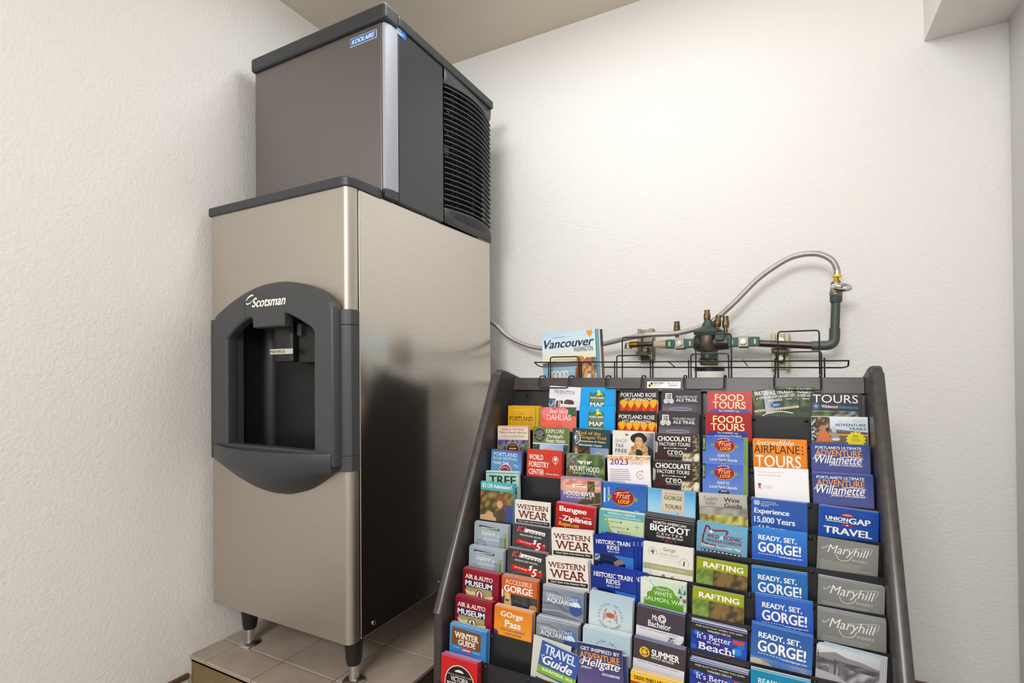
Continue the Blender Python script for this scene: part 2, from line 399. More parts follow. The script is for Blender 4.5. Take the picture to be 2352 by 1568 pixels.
D['pend'] = ('#e6e5ec', [('t', 'PENDLETON', .17, .82, .2, .1, '#5d626b', 's'), ('r', .2, .26, .7, .268, '#c4c6d0'), ('ph', 0, .36, .22, .75, 3, ['#6a8fb0', '#20303f', '#c8d4de', '#33506c'], 7), ('p', [(.25, .42), (.45, .4), (.5, .75), (.22, .75)], '#3f2f28'), ('p', [(.3, .42), (.4, .43), (.42, .6), (.3, .6)], '#b8a58e'), ('p', [(.5, .42), (.58, .36), (.75, .37), (.82, .43), (.8, .5), (.5, .5)], '#55342a'), ('ph', .52, .39, .78, .47, 4, ['#6a4030', '#3a2620', '#84604a'], 6), ('r', .38, .5, .96, .75, '#ecebf0'), ('r', 0.42, 0.5840, 0.7, 0.6260, '#8aa0a8')])
D['map'] = ('#0aa2ee', [('p', [(.27, .14), (.3, .1), (.36, .16), (.45, .12), (.58, .14), (.7, .13), (.73, .2), (.71, .34), (.71, .62), (.26, .62)], '#4a7048'), ('p', [(.44, .235), (.5, .17), (.51, .1), (.48, .07), (.52, .075), (.53, .03), (.55, .075), (.58, .05), (.57, .1), (.57, .13), (.62, .15), (.66, .19), (.66, .22), (.61, .18), (.56, .2), (.54, .23), (.52, .2), (.47, .21)], '#e6e22c'), ('t', 'PORTLAND', .3, .7, .31, .065, W_, 'B'), ('t', "VISITOR'S", .33, .68, .385, .05, '#b4c8ac', 'w'), ('t', 'MAP', .29, .7, .53, .125, W_, 'B'), ('r', .27, .575, .7, .635, '#dfe8dc'), ('r', .275, .58, .695, .63, '#4a7048'), ('t', 'PORTLANDMAP.COM', .3, .67, .62, .03, W_, 'b')])
D['rose'] = ('#2b241f', balloon() + [('t', 'PORTLAND ROSE', .03, .95, .2, .105, W_, 'b'), ('t', 'HOT AIR BALLOONS', .13, .85, .29, .065, W_, 'b')])
D['ale'] = ('#38333a', [('g', 0, .34, 1, .75, '#38333a', '#38333a', '#a49cb0', '#4a4450')] + barrel(.09, .09) + [('t', 'TUALATIN VALLEY', .36, .92, .215, .06, '#e2dfe6', 's'), ('t', 'ALE TRAIL', .36, .92, .31, .075, W_, 'bs'), ('o', .48, .51, .27, .03, .012, '#cfc6d8'), ('r', .21, .52, .215, .75, '#b8aec2'), ('r', .75, .52, .755, .75, '#b8aec2')])
D['food'] = food('#c5434a', '#3c63b4'); D['food2'] = food('#a60b12', '#2c348e')
D['trolley'] = ('#3c5038', [('ph', 0, 0, 1, .62, 11, ['#2c3c28', '#4a5c34', '#5a6c48', '#33402f', '#6a7a50'], 12), ('g', .26, .08, .46, .62, '#8b96a4', '#5d6a66', '#cfd6e2', '#7d8a88'), ('t', 'WATERFALL TROLLEY', .05, .92, .155, .115, W_, 'B'), ('t', 'or OPEN AIR HOP-ON-HOP-OFF', .08, .94, .245, .07, K, 'b'), ('t', 'EXPERIENCE', .34, .66, .325, .055, K, 'b'), ('p', [(.7, .29), (.75, .26), (.87, .26), (.92, .29), (.87, .325), (.75, .325)], '#2c3058'), ('r', 0.74, 0.2850, 0.88, 0.3000, W_), ('e', .5, .42, .12, .05, '#1667c4'), ('t', '2023', .43, .57, .435, .04, W_, 'bi'), ('l', [(0, .535), (1, .5)], .055, '#d8d2b4')] + [('l', [(.03+.045*i, .515-.0016*i), (.03+.045*i, .56-.0016*i)], .012, '#5b6250') for i in range(21)] + [('l', [(.1, .7), (.25, .62), (.45, .575), (.65, .59), (.85, .65)], .025, '#dfe0d8')])
D['tours'] = ('#36333c', [('t', 'TOURS', .05, .93, .22, .185, W_, ''), ('e', .115, .305, .045, .045, '#2a8cc8')] + [('l', [(.115+.05*math.cos(t), .305+.05*math.sin(t)), (.115+.075*math.cos(t), .305+.075*math.sin(t))], .012, '#7fb6d8') for t in [i*math.pi/4 for i in range(8)]] + [('r', 0.095, 0.2940, 0.135, 0.3120, W_), ('t', 'Wildwood', .22, .54, .34, .075, W_, 'b'), ('t', 'Adventures', .56, .93, .345, .075, '#3c9ad2', 'b'), ('ph', .03, .4, .93, .55, 21, ['#38402e', '#5c7038', '#8a4a50', '#a0a8b8', '#31352a', '#6ca038'], 9)])
D['river'] = ('#d6a70c', [('t', '"YOU HAVE TO DO THIS"', .2, .8, .15, .035, '#f0dc9a', 'b'), ('r', .22, .2, .78, .204, '#e8cc70'), star(.5, .26, .03, '#6b4a10'), ('t', 'PORTLAND', .05, .93, .5, .14, '#3c2a0a', 's'), ('t', 'RIVER CRUISES', .05, .93, .63, .09, '#a88210', 'w')])
D['dahlia'] = ('#ea6058', [('g', 0, 0, 1, .8, '#d8575a', '#b04a48', '#f4683c', '#ee5a44'), ('ph', .62, 0, 1, .22, 31, ['#3a5a34', '#2c4428', '#4a6a40'], 5), ('e', .2, .16, .2, .18, '#ee7b7c'), ('e', .58, .14, .2, .17, '#ee7474'), ('e', .42, .3, .3, .2, '#e8605e'), ('e', .85, .42, .25, .2, '#ea7468'), ('e', .2, .6, .3, .25, '#f0644a'), ('t', 'Swan Island', .24, .78, .16, .12, W_, 'i'), ('t', 'DAHLIAS', .15, .86, .34, .155, W_, 's')])
D['trails'] = ('#e4e6ee', [('g', 0, 0, 1, .28, '#dfe2ea', '#eceef4', '#cdd4e2', '#d8dce6'), ('p', [(0, .3), (.3, .24), (.6, .27), (1, .3), (1, .38), (0, .38)], '#6a6880'), ('r', 0, .33, 1, .4, '#d2a62e'), ('r', .4, .31, 1, .345, '#7c4a40'), ('ph', .0, 0, .34, .36, 41, ['#4a3020', '#6a4a28', '#2c2620', '#a89878', '#5a4a2a'], 9), ('r', 0, .38, 1, .6, '#6d5f58'), ('p', [(.1, .48), (.16, .3), (.22, .24), (.28, .3), (.36, .46), (.4, .52), (.08, .52)], '#d9784c'), ('e', .24, .22, .03, .045, '#b88a70'), ('e', .41, .27, .045, .05, '#c9c4be'), ('p', [(.35, .46), (.38, .32), (.46, .31), (.52, .44), (.5, .5), (.36, .5)], '#a79a92'), ('e', .44, .46, .07, .025, '#e8e8ec'), ('ph', 0, .05, .09, .5, 42, ['#22242c', '#e0e0e4', '#2c3038', '#50505a'], 4), ('t', "OREGON'S", .74, .97, .07, .03, '#b4c4cc', 'b'), ('t', 'MT. HOOD TERRITORY', .5, .97, .105, .03, '#b9c6ce', 'b'), ('t', 'ADVENTURE', .43, .975, .185, .055, '#2f7c8c', 'B'), ('t', 'TRAILS', .67, .975, .262, .055, '#2f7c8c', 'B'), star(.79, .46, .185, '#f0de1a', 14, .78), ('t', 'FREE', .74, .84, .4, .035, '#5a5010', 'b')] + lines(.7, .88, .42, .5, 3, '#8a7c14', .008))
D['wine'] = ('#e2d3c2', [('r', 0, 0, 1, .012, '#b5303c'), ('r', 0, 0, .012, 1, '#b5303c'), ('t', 'WINE & TASTING!', .12, .88, .125, .07, '#c2473e', 'b'), ('t', 'TWELVE Family Wineries', .05, .96, .225, .075, '#4a4440', 'bi'), ('t', 'on Un-Crowded Roads', .12, .88, .315, .075, '#9a8c82', 'bi'), ('r', .2, .345, .82, .352, '#8d827a'), ('ph', .02, .385, 1, 1, 51, ['#5a6a48', '#44389a', '#8a94a0', '#3c4c34', '#6a58b8', '#2c2c6a', '#7c8c60'], 14), ('e', .5, .66, .22, .2, '#c9a94e'), ('e', .5, .66, .2, .18, '#4c2014'), ('r', 0.38, 0.6200, 0.62, 0.6500, '#d9c078'), star(.44, .55, .025, '#d9c078'), star(.5, .54, .025, '#d9c078'), star(.56, .55, .025, '#d9c078')])
D['pittock'] = ('#687a3c', [('e', .19, .2, .15, .165, '#1c1a18'), ('o', .19, .2, .075, .085, .008, '#c8c0b0'), ('e', .19, .2, .06, .065, '#76706a'), ('a', 'PITTOCK', .19, .2, .095, 160, 20, .035, W_), ('a', 'MANSION', .19, .2, -.1, 150, 30, -.03, W_), ('t', 'EXPLORE', .38, .88, .135, .095, W_, 's'), ('t', "Portland's", .41, .85, .265, .1, W_, 'bi'), ('t', 'Finest Home', .36, .9, .385, .11, W_, 'bi'), ('r', 0, .405, 1, .42, '#e8ecec'), ('g', 0, .42, 1, .8, '#c8d8e6', '#6aa0d0', '#e8eef2', '#b4cce2'), ('ph', 0, .44, .2, .8, 61, ['#28402c', '#38503a', '#46607a'], 4), ('ph', .86, .42, 1, .8, 62, ['#28402c', '#38503a', '#54708a'], 4), ('p', [(.25, .66), (.32, .56), (.4, .52), (.5, .5), (.58, .56), (.68, .62), (.68, .9), (.25, .9)], '#d8b0aa')] + [('r', .3+.08*i, .6, .34+.08*i, .7, '#4a3430') for i in range(4)])
D['oregon'] = ('#23434a', [('o', .06, .22, .15, .17, .015, W_, -80, 80)] + [('l', [(.05, .22), (.05+.16*math.cos(t), .22+.18*math.sin(t))], .01, W_) for t in (-1.2, -.8, -.4, 0, .4, .8, 1.2)] + [('t', 'End of the', .17, .78, .13, .085, '#e3a122', 'bs'), ('t', 'Oregon Trail', .2, .93, .26, .1, '#e3a122', 'bs'), ('t', 'Interpretive & Visitor', .19, .92, .335, .055, W_, 'bs'), ('t', 'Information Center', .18, .82, .425, .055, W_, 'bs'), ('ph', 0, .455, .5, .9, 71, ['#3a2a22', '#5a4030', '#24201e', '#8a5a3c'], 9), ('e', .1, .5, .06, .07, '#9a5a34'), ('e', .11, .55, .04, .05, '#c89878'), ('p', [(.04, .7), (.08, .6), (.16, .6), (.2, .8), (.04, .8)], '#c8c0a8'), ('g', .5, .455, 1, .9, '#5a82c4', '#8aa0c8', '#b8a8a0', '#d0b8a8'), ('o', .72, .72, .13, .14, .012, '#e8ecec', 0, 180)])
D['shop'] = ('#e4e0da', [('g', .72, 0, 1, .62, '#d8d4d0', '#6a7078', '#4a4c54', '#2c2e36'), ('p', [(.84, .3), (.92, .36), (1, .44), (1, 1), (.8, 1)], '#22242c'), ('p', [(.36, .62), (.42, .48), (.5, .42), (.54, .28), (.6, .2), (.74, .2), (.8, .3), (.82, .42), (.88, .52), (.9, .7), (.86, 1), (.36, 1)], '#c69c5c'), ('ph', .46, .34, .86, .9, 81, ['#d8b478', '#a87c44', '#e0c490', '#8c6434', '#c8a05c'], 8), ('p', [(.42, .56), (.5, .5), (.58, .62), (.52, 1), (.38, 1)], '#cdb07c'), ('p', [(.58, .42), (.64, .4), (.72, .44), (.74, .6), (.7, 1), (.56, 1)], '#26262e'),
 ('e', .64, .15, .2, .125, '#15161a'), ('e', .66, .07, .12, .06, '#1d1e22'), ('p', [(.545, .2), (.57, .13), (.64, .11), (.71, .13), (.735, .2), (.72, .29), (.67, .345), (.62, .34), (.57, .28)], '#dbab8c'), ('p', [(.53, .36), (.55, .2), (.575, .15), (.57, .28), (.6, .36), (.56, .44)], '#b98a4a'), ('p', [(.75, .36), (.74, .2), (.715, .15), (.725, .28), (.69, .36), (.73, .44)], '#b98a4a'), ('l', [(.585, .2), (.62, .195)], .008, '#5a3c2c'), ('l', [(.67, .195), (.705, .2)], .008, '#5a3c2c'), ('p', [(.645, .2), (.655, .245), (.635, .245)], '#c99678'), ('p', [(.61, .27), (.685, .265), (.67, .3), (.64, .31), (.62, .3)], '#a85048'), ('p', [(.62, .272), (.68, .268), (.665, .288), (.63, .29)], '#f4efe9'),
 ('p', [(.3, .06), (.36, .05), (.4, .08), (.34, .1)], '#5a5a60'), ('t', 'SHOP', .07, .36, .265, .085, '#a19c98', ''), ('t', 'TAX', .07, .28, .385, .085, '#2c2a2c', ''), ('t', 'FREE', .07, .36, .505, .085, '#2c2a2c', '')])
D['choc'] = ('#2b2521', [('ph', 0, 0, 1, .3, 91, ['#2b2521', '#332c24', '#241f1c', '#3a3228'], 7), ('p', [(.02, .4), (.12, .34), (.3, .4), (.42, .62), (0, .62)], '#3c1c18'), ('p', [(.55, .62), (.68, .42), (.85, .38), (1, .44), (1, 1), (.5, 1)], '#4a4232'), ('ph', .62, .42, 1, .75, 92, ['#e6dfc4', '#c8ba94', '#5a4a38', '#f0ead4', '#8a7858'], 8), ('ph', .86, .02, 1, .42, 93, ['#3c3428', '#6a6048', '#a89a70', '#2c2620'], 4), ('p', [(0, .16), (.07, .2), (.05, .42), (0, .45)], '#a8a49c'), ('t', 'CHOCOLATE', .06, .82, .16, .115, W_, 'B'), ('t', 'FACTORY TOURS', .1, .8, .27, .08, W_, 'b'), ('l', [(.2, .325), (.72, .325)], .008, W_), star(.22, .325, .03, W_, 4, .4), star(.46, .325, .022, W_, 4, .5), star(.7, .325, .03, W_, 4, .4), ('t', 'creo', .28, .63, .47, .1, W_, 's'), ('t', 'CHOCOLATE', .3, .6, .515, .035, '#d8d0c8', 'b')])
D['fruit'] = fruitcard()
D['airplane'] = ('#e8861c', [('t', 'Incredible', .08, .78, .12, .105, W_, 'i'), ('t', 'AIRPLANE', .02, .88, .29, .17, '#2a2018', ''), ('r', .92, .13, .945, .16, '#4a2c10'), ('r', .92, .2, .945, .225, '#4a2c10'), ('r', .92, .27, .945, .3, '#4a2c10'), ('t', 'TOURS', .04, .9, .58, .25, W_, 'b')])
D['willam'] = ('#2f4b90', [('g', 0, 0, 1, .62, '#2c4688', '#2f4b90', '#56589a', '#5a5c9c'), ('t', "PORTLAND'S ULTIMATE", .07, .86, .095, .058, W_, 'b'), ('t', 'ADVENTURE', .07, .86, .235, .125, '#efa03c', 'b')] + script('Willamette', .06, .86, .385, .17, W_) + [('c', [(.06, .26), (.03, .31), (.04, .28), (.1, .235), (.2, .21)], .022, W_), ('c', [(.5, .255), (.7, .24), (.88, .262)], .016, W_), ('t', 'JETBOAT EXCURSIONS', .3, .87, .435, .045, W_, 'Bi')])
D['rosefest'] = ('#4787bf', [('g', 0, 0, 1, .9, '#3f80bc', '#2f6cb0', '#86b6da', '#6ca4d0'), ('t', 'PORTLAND', .07, .86, .17, .105, '#e8eef0', 's'), ('t', 'ROSE FESTIVAL', .07, .88, .275, .075, '#dde8ee', 's'), ('t', 'MAKE TIME', .07, .6, .41, .08, '#e4ecf0', 'b', .0), ('t', 'TO', .76, .9, .45, .07, '#e4ecf0', 'b', .02), ('p', [(.3, .8), (.3, .52), (.38, .42), (.5, .38), (.6, .42), (.68, .52), (.68, .8)], '#e8e4e4'), ('p', [(.32, .8), (.32, .53), (.39, .44), (.5, .4), (.59, .44), (.66, .53), (.66, .8)], '#9a2c40'), ('o', .48, .6, .11, .12, .015, '#f0e0dc', 20, 160), ('o', .42, .68, .08, .08, .015, '#f0e0dc', 20, 160), ('o', .56, .68, .08, .08, .015, '#f0e0dc', 20, 160)])
D['forestry'] = ('#c73a28', [('t', 'WORLD', .06, .47, .25, .14, W_, 'b'), ('t', 'FORESTRY', .06, .64, .44, .145, W_, 'b'), ('t', 'CENTER', .06, .5, .63, .14, W_, 'b'), ('o', .82, .22, .075, .085, .01, W_), ('e', .82, .2, .045, .05, '#f0d8d0'), ('r', .81, .2, .83, .34, W_), ('l', [(.82, .27), (.77, .22)], .012, '#c73a28'), ('l', [(.82, .27), (.87, .22)], .012, '#c73a28'), ('t', 'Discovery Museum', .56, .92, .62, .05, W_, 'b')])
D['mthood'] = ('#55703c', [('ph', 0, 0, 1, .8, 101, ['#5f8238', '#46662c', '#7c9a4c', '#3c4a34', '#5a6a50'], 10), ('ph', 0, .0, .3, .4, 102, ['#5a625c', '#8a928a', '#3c443c', '#6a6450'], 6), ('p', [(0, .62), (.12, .22), (.2, .22), (.42, .9), (0, .9)], '#77603f')] + [('l', [(0, .36+.06*i), (.26+.02*i, .35+.065*i)], .016, '#3c3024') for i in range(7)] + [('l', [(.16, .22), (.36, .9)], .016, '#8a4a30'), ('ph', .4, .44, .85, .8, 103, ['#4a5a58', '#6c7c80', '#38423c'], 6), ('t', 'MH', .42, .57, .245, .1, W_, 'b'), ('l', [(.32, .17), (.41, .19)], .03, W_), ('l', [(.36, .215), (.42, .225)], .025, W_), ('l', [(.58, .19), (.67, .17)], .03, W_), ('l', [(.57, .225), (.63, .215)], .025, W_), ('t', 'MOUNT HOOD', .1, .88, .425, .13, W_, 'b'), ('t', 'RAILROAD', .2, .78, .485, .04, W_, 'bw'), ('ph', .6, .6, 1, .9, 104, ['#dfe0e4', '#3a3a44', '#8a8a94'], 8)])
D['coupon'] = ('#efedf2', [('ph', 0, 0, 1, .075, 111, ['#e9c48c', '#d8a260', '#f4e4c8', '#c88a40'], 22), ('g', 0, .07, 1, .2, '#f0d8b0', '#eccf9f', '#efedf2', '#efedf2'), ('t', '2023', .06, .5, .2, .135, '#5b2c9c', 'bs'), ('t', 'COUPON', .54, .84, .115, .06, '#9b9298', ''), ('t', 'OFFERS', .54, .82, .19, .06, '#9b9298', '')] + lines(.06, .56, .3, .62, 7, '#9d9aa4', .016, 5) + [('o', .77, .42, .075, .08, .014, '#d08a50', 60, 330), ('p', [(.8, .33), (.84, .3), (.83, .37)], '#d08a50')] + lines(.73, .82, .39, .46, 3, '#b8a8a0', .008))
D['japan'] = ('#f1f0f3', [('t', 'Portland Japanese Garden', .06, .59, .1, .042, '#b8b2b2', '')] + [('r', .07+.045*i, .13, .095+.045*i, .155, '#c4bcbc') for i in range(10)] + [('e', .09, .33, .04, .012, '#b04448'), ('e', .09, .36, .028, .022, '#b04448'), ('p', [(.06, .43), (.075, .385), (.105, .385), (.125, .43), (.11, .43), (.09, .4), (.075, .43)], '#b04448')] + lines(.16, .36, .355, .43, 3, '#e2c8ca', .012))
D['tree'] = ('#a9d0ca', [('r', 0, 0, 1, .02, '#c4dfd9'), ('r', 0, .02, 1, .035, '#1f3a34'), ('t', 'TREE', .1, .92, .34, .24, '#1f3c34', 'B'), ('t', 'G', .82, .93, .56, .14, '#1f3c34', 'B')])
D['hoodriver'] = ('#9a86a8', [('g', 0, 0, 1, .36, '#8c8ab4', '#b06a78', '#e8a878', '#c8a898'), ('ph', .05, .02, 1, .22, 121, ['#c8707c', '#e08868', '#9a88b0', '#f0b080', '#b090a0'], 9), ('g', .1, .18, 1, .34, '#f0c090', '#f0b884', '#c89aa8', '#a88878'), ('p', [(0, .3), (.2, .36), (.45, .42), (.5, .9), (0, .9)], '#6a64a4'), ('g', 0, .42, .6, .9, '#6c68a8', '#7c6f9c', '#48508a', '#5a5848'), ('p', [(.4, .62), (.7, .36), (1, .3), (1, .9), (.4, .9)], '#4c4a30'), ('ph', .68, .06, .86, .8, 122, ['#3c3428', '#4a4030', '#5a4a3c', '#8a6a5c'], 4), ('l', [(.3, .16), (.55, .14)], .02, W_), ('l', [(.4, .2), (.65, .2)], .014, W_), ('e', .34, .2, .03, .03, W_), ('e', .6, .2, .025, .025, W_), ('t', 'HOOD RIVER', .08, .86, .42, .105, W_, 'b'), ('t', 'RAILBIKES', .16, .77, .475, .035, W_, 'bw'), ('l', [(.4, .66), (1, .56)], .012, '#c8d0c4')])
D['fruitb'] = ('#2e62ba', [('g', 0, 0, 1, .7, '#2e62ba', '#2858b0', '#3c7ac8', '#3c78c6'), ('r', 0.03, 0.12, 0.065, 0.45, '#d8e4f4'), ('v', 'MAP ON BACK', .12, .165, .1, .42, W_, 'bi'), ('a', 'HOOD RIVER', .47, .38, .27, 120, 60, .04, '#1c3468')] + fruit_logo(.47, .31, 1.15) + [('l', [(.74, .57), (.84, .585)], .015, '#c4d8f0')])
D['gorget'] = ('#55aadb', [('g', 0, 0, 1, .56, '#4fa8dc', '#3f9cd8', '#b4dcec', '#a8d4ea'), ('r', .3, .0, .77, .45, '#d3bda7'), ('t', 'BREATHTAKING!', .36, .73, .085, .03, '#3a3a34', 'w'), ('t', 'GORGE', .345, .735, .2, .09, '#3c7c4a', 'B'), ('t', 'HELICOPTER', .35, .74, .28, .055, '#e4d3c4', ''), ('t', 'TOURS', .365, .72, .385, .085, '#3c7c4a', 'B'), ('p', [(0, .52), (.2, .5), (.4, .53), (.6, .54), (.8, .52), (1, .55), (1, .8), (0, .8)], '#5a8cac'), ('p', [(.62, .44), (.66, .5), (.64, .5)], '#2a3036')])
D['wineg'] = ('#b3afa6', [('g', 0, 0, 1, .3, '#c8c4ba', '#b4b0a8', '#b4b0a6', '#a8a49c'), ('ph', 0, .28, 1, .56, 131, ['#8a8880', '#a4a098', '#9a948c', '#78766c', '#aca89c'], 8), ('ph', 0, .46, 1, .8, 132, ['#c8c04c', '#8a8648', '#d8d070', '#6a683c', '#a8a458'], 14), ('t', 'Tualatin', .1, .4, .15, .095, '#5d5a54', 'i'), ('t', 'Valley', .14, .36, .27, .11, '#5d5a54', 'i'), ('r', 0.12, 0.2806, 0.4, 0.2914, '#6a6862'), ('r', .455, .06, .458, .28, '#7a7870'), ('t', 'Wine', .53, .85, .165, .1, '#1c1a1a', 'b'), ('t', 'Guide', .53, .9, .29, .1, '#1c1a1a', 'b')])
D['exper'] = ('#2a57a8', [('e', .075, .08, .03, .055, '#a8bcdc'), ('e', .125, .08, .03, .055, '#a8bcdc'), ('t', 'Columbia Gorge', .18, .45, .07, .03, '#dfe8f4', 'b'), ('t', 'Interpretive Center', .18, .5, .11, .03, '#dfe8f4', 'b'), ('t', 'Museum', .18, .32, .145, .03, '#dfe8f4', 'b'), ('t', 'Experience', .05, .69, .32, .135, '#e6ecf6', 'B'), ('t', '15,000 Years', .05, .79, .49, .135, '#e6ecf6', 'B'), ('t', 'of History', .05, .63, .655, .13, '#e6ecf6', 'B')])
D['union'] = ('#0b49a8', [('e', .485, .22, .155, .135, '#123060'), ('e', .485, .22, .145, .125, '#d5402c'), ('t', 'VISIT', .41, .56, .145, .03, '#f0d0b0', 'b'), ('p', [(.08, .15), (.9, .15), (.9, .31), (.08, .31)], '#0c2a66'), ('p', [(.09, .16), (.89, .16), (.89, .3), (.09, .3)], '#12489c'), ('t', 'UNION', .115, .5, .255, .075, W_, 'B'), ('r', .13, .268, .5, .28, W_), ('t', 'GAP', .51, .87, .285, .115, W_, 'B'), star(.485, .325, .02, W_), ('t', 'TRAVEL', .085, .9, .52, .135, W_, 'B')])
D['off2'] = ('#4fb0b4', [('ph', 0, .22, 1, 1.3, 141, ['#7a6038', '#4a4028', '#9a7a40', '#5a4830', '#3c4430', '#b08c48'], 9), ('p', [(.0, .9), (.3, .82), (.6, 1), (.6, 1.3), (0, 1.3)], '#c8a888'), ('p', [(.75, .6), (.9, .55), (1, .6), (1, 1.3), (.85, 1.3), (.78, .9)], '#3b4a86'), ('p', [(.5, .75), (.75, .65), (.82, 1.2), (.5, 1.3)], '#55402f'), ('e', .64, .47, .16, .13, '#7d5638'), ('e', .6, .56, .09, .1, '#cf9c7c'), ('e', .3, .85, .11, .08, '#d0a070'), ('g', 0, 0, 1, .22, '#55b4b6', '#4aa8b2', '#4cacb4', '#46a2ae'), ('t', '$2 Off Admission!', .05, .94, .165, .12, W_, 'b')])
D['western'] = ('#e3ddd3', [('t', 'WESTERN', .05, .94, .225, .13, '#6c2020', 'bs'), ('t', 'WEAR', .09, .94, .46, .2, '#6c2020', 'bs'), ('r', .04, .5, .98, .6, '#26221f'), ('t', 'Classic Styles of the American West', .1, .93, .575, .055, W_, 'bi')])
D['bungee'] = ('#c2151c', [('g', 0, 0, 1, .62, '#c8141c', '#b8141a', '#8e1a1c', '#96181c'), ('t', 'Bungee', .09, .8, .225, .165, W_, 'B'), ('t', 'Ziplines', .18, .94, .445, .165, W_, 'B'), ('t', 'and', .09, .17, .39, .05, '#f0c8c0', 'i'), ('t', 'Jumping', .7, .92, .29, .05, '#f0c8c0', 'i'), ('t', 'Bungee.com', .08, .62, .56, .12, '#ecc822', 'bsi')])
D['waterf'] = ('#c3d6a6', [('r', 0, 0, 1, .16, '#5fa8b4'), ('t', 'WATERFALL CORRIDOR', .2, .82, .075, .05, '#e2f0f0', 'b'), ('t', 'TRANSPORTATION OPTIONS SUMMER 2023', .1, .94, .135, .035, '#cfe4e4', 'bi'), ('p', [(0, .15), (.12, .16), (.2, .35), (.32, .6), (0, .6)], '#5faaa8'), ('p', [(.12, .16), (.19, .16), (.26, .38), (.4, .6), (.3, .6), (.19, .36)], '#7fae5c'), ('e', .15, .21, .028, .028, '#4a4a40'), ('e', .15, .21, .02, .02, W_), ('e', .26, .33, .028, .028, '#4a4a40'), ('e', .26, .33, .02, .02, W_), ('t', 'Cascade Locks', .2, .46, .245, .04, '#6a7a58', ''), ('t', 'Bonneville Dam', .3, .6, .36, .04, '#6a7a58', ''), ('e', .5, .225, .02, .02, '#4a4878'), ('e', .66, .345, .02, .02, '#4a4878'), ('l', [(.26, .4), (.3, .5), (.34, .58)], .016, '#d08a3c'), ('ph', .36, .42, .48, .6, 151, ['#3a5a9a', '#e8eee0', '#c8503c', '#f0f4ec'], 4), ('l', [(.86, .22), (.86, .34)], .008, '#5a6a4c'), ('l', [(.8, .28), (.92, .28)], .008, '#5a6a4c')] + lines(.5, .8, .42, .6, 4, '#94a880', .014, 3))
D['bigfoot'] = ('#1d1b1e', [('g', 0, 0, 1, .6, '#242228', '#2c2a30', '#151316', '#1a181c'), ('t', 'NORTH AMERICAN', .18, .86, .095, .055, W_, 'b'), ('t', 'BIGFOOT', .12, .94, .25, .14, W_, 'B'), ('t', 'CENTER', .26, .81, .315, .045, W_, 'w'), ('t', 'MUSEUM AND GIFT SHOP', .26, .81, .375, .04, W_, 'b'), ('ph', .44, .4, .6, .5, 161, ['#5a3038', '#7a4a50', '#3a2028'], 5), ('l', [(.42, .36), (.38, .42)], .01, '#8a8488'), ('l', [(.62, .38), (.67, .43)], .01, '#8a8488')])
D['wild'] = ('#6aa6c6', [('g', 0, 0, 1, .64, '#68a8cc', '#6caacc', '#6698b0', '#6a9cb4'), ('l', [(.6, .46), (.2, .43), (.12, .4), (.13, .28), (.17, .12), (.19, .05), (.24, .06), (.27, .12), (.38, .13), (.58, .1), (.62, .13), (.59, .19)], .035, '#8b2a38'), star(.29, .16, .05, '#f0ece0'), ('t', 'WILD', .21, .45, .29, .08, '#7c2634', 'B'), ('t', '&', .46, .54, .3, .08, '#e8e4d8', 'i'), ('t', 'SCENIC', .54, .9, .29, .08, '#7c2634', 'B'), ('t', 'MOLALLA CORRIDOR', .21, .9, .375, .06, '#7c2634', 'B'), ('t', 'Discover Real', .66, .88, .12, .04, '#94c0d6', 'i'), ('t', 'Adventure!', .68, .84, .17, .04, '#94c0d6', 'i'), ('t', 'Outdoor Recreation Map', .1, .88, .5, .07, W_, 'bi')] + [('r', .1+.08*i, .54, .17+.08*i, .6, '#22262a') for i in range(10)] + [('e', .135+.08*i, .57, .018, .015, '#e8eaea') for i in range(10)])
D['ready'] = gorge('#2f7ed2', '#2050b6'); D['ready2'] = gorge('#2468b0', '#2a6ab4'); D['ready3'] = gorge('#2f5fb8', '#2854b4')
D['ready4'] = gorge('#2a5aa4', '#3468b0', [('ph', 0, .58, 1, .95, 171, ['#7a94c0', '#4a78b8', '#8a94b0', '#5a84c0'], 8), ('e', .15, .72, .22, .09, '#b0a48c'), ('e', .1, .66, .12, .05, '#c4b89c')])
D['mary'] = ('#7f817d', [('g', 0, 0, 1, .6, '#7c7e7c', '#868884', '#76786f', '#7c7d74')] + script('Maryhill', .17, .86, .31, .21, '#e2e1dd', 'i') + [('c', [(.18, .13), (.1, .2), (.07, .17), (.11, .19)], .012, '#e2e1dd'), ('c', [(.32, .28), (.36, .36), (.45, .38), (.54, .34), (.58, .26)], .012, '#e2e1dd'), ('c', [(.44, .15), (.6, .12), (.86, .07), (.9, .1), (.86, .2)], .008, '#d4d3cf'), ('t', 'WINERY', .58, .83, .365, .045, '#d0cfca', 'w')] + lines(.06, .9, .42, .68, 8, '#9fa09a', .012, 9))
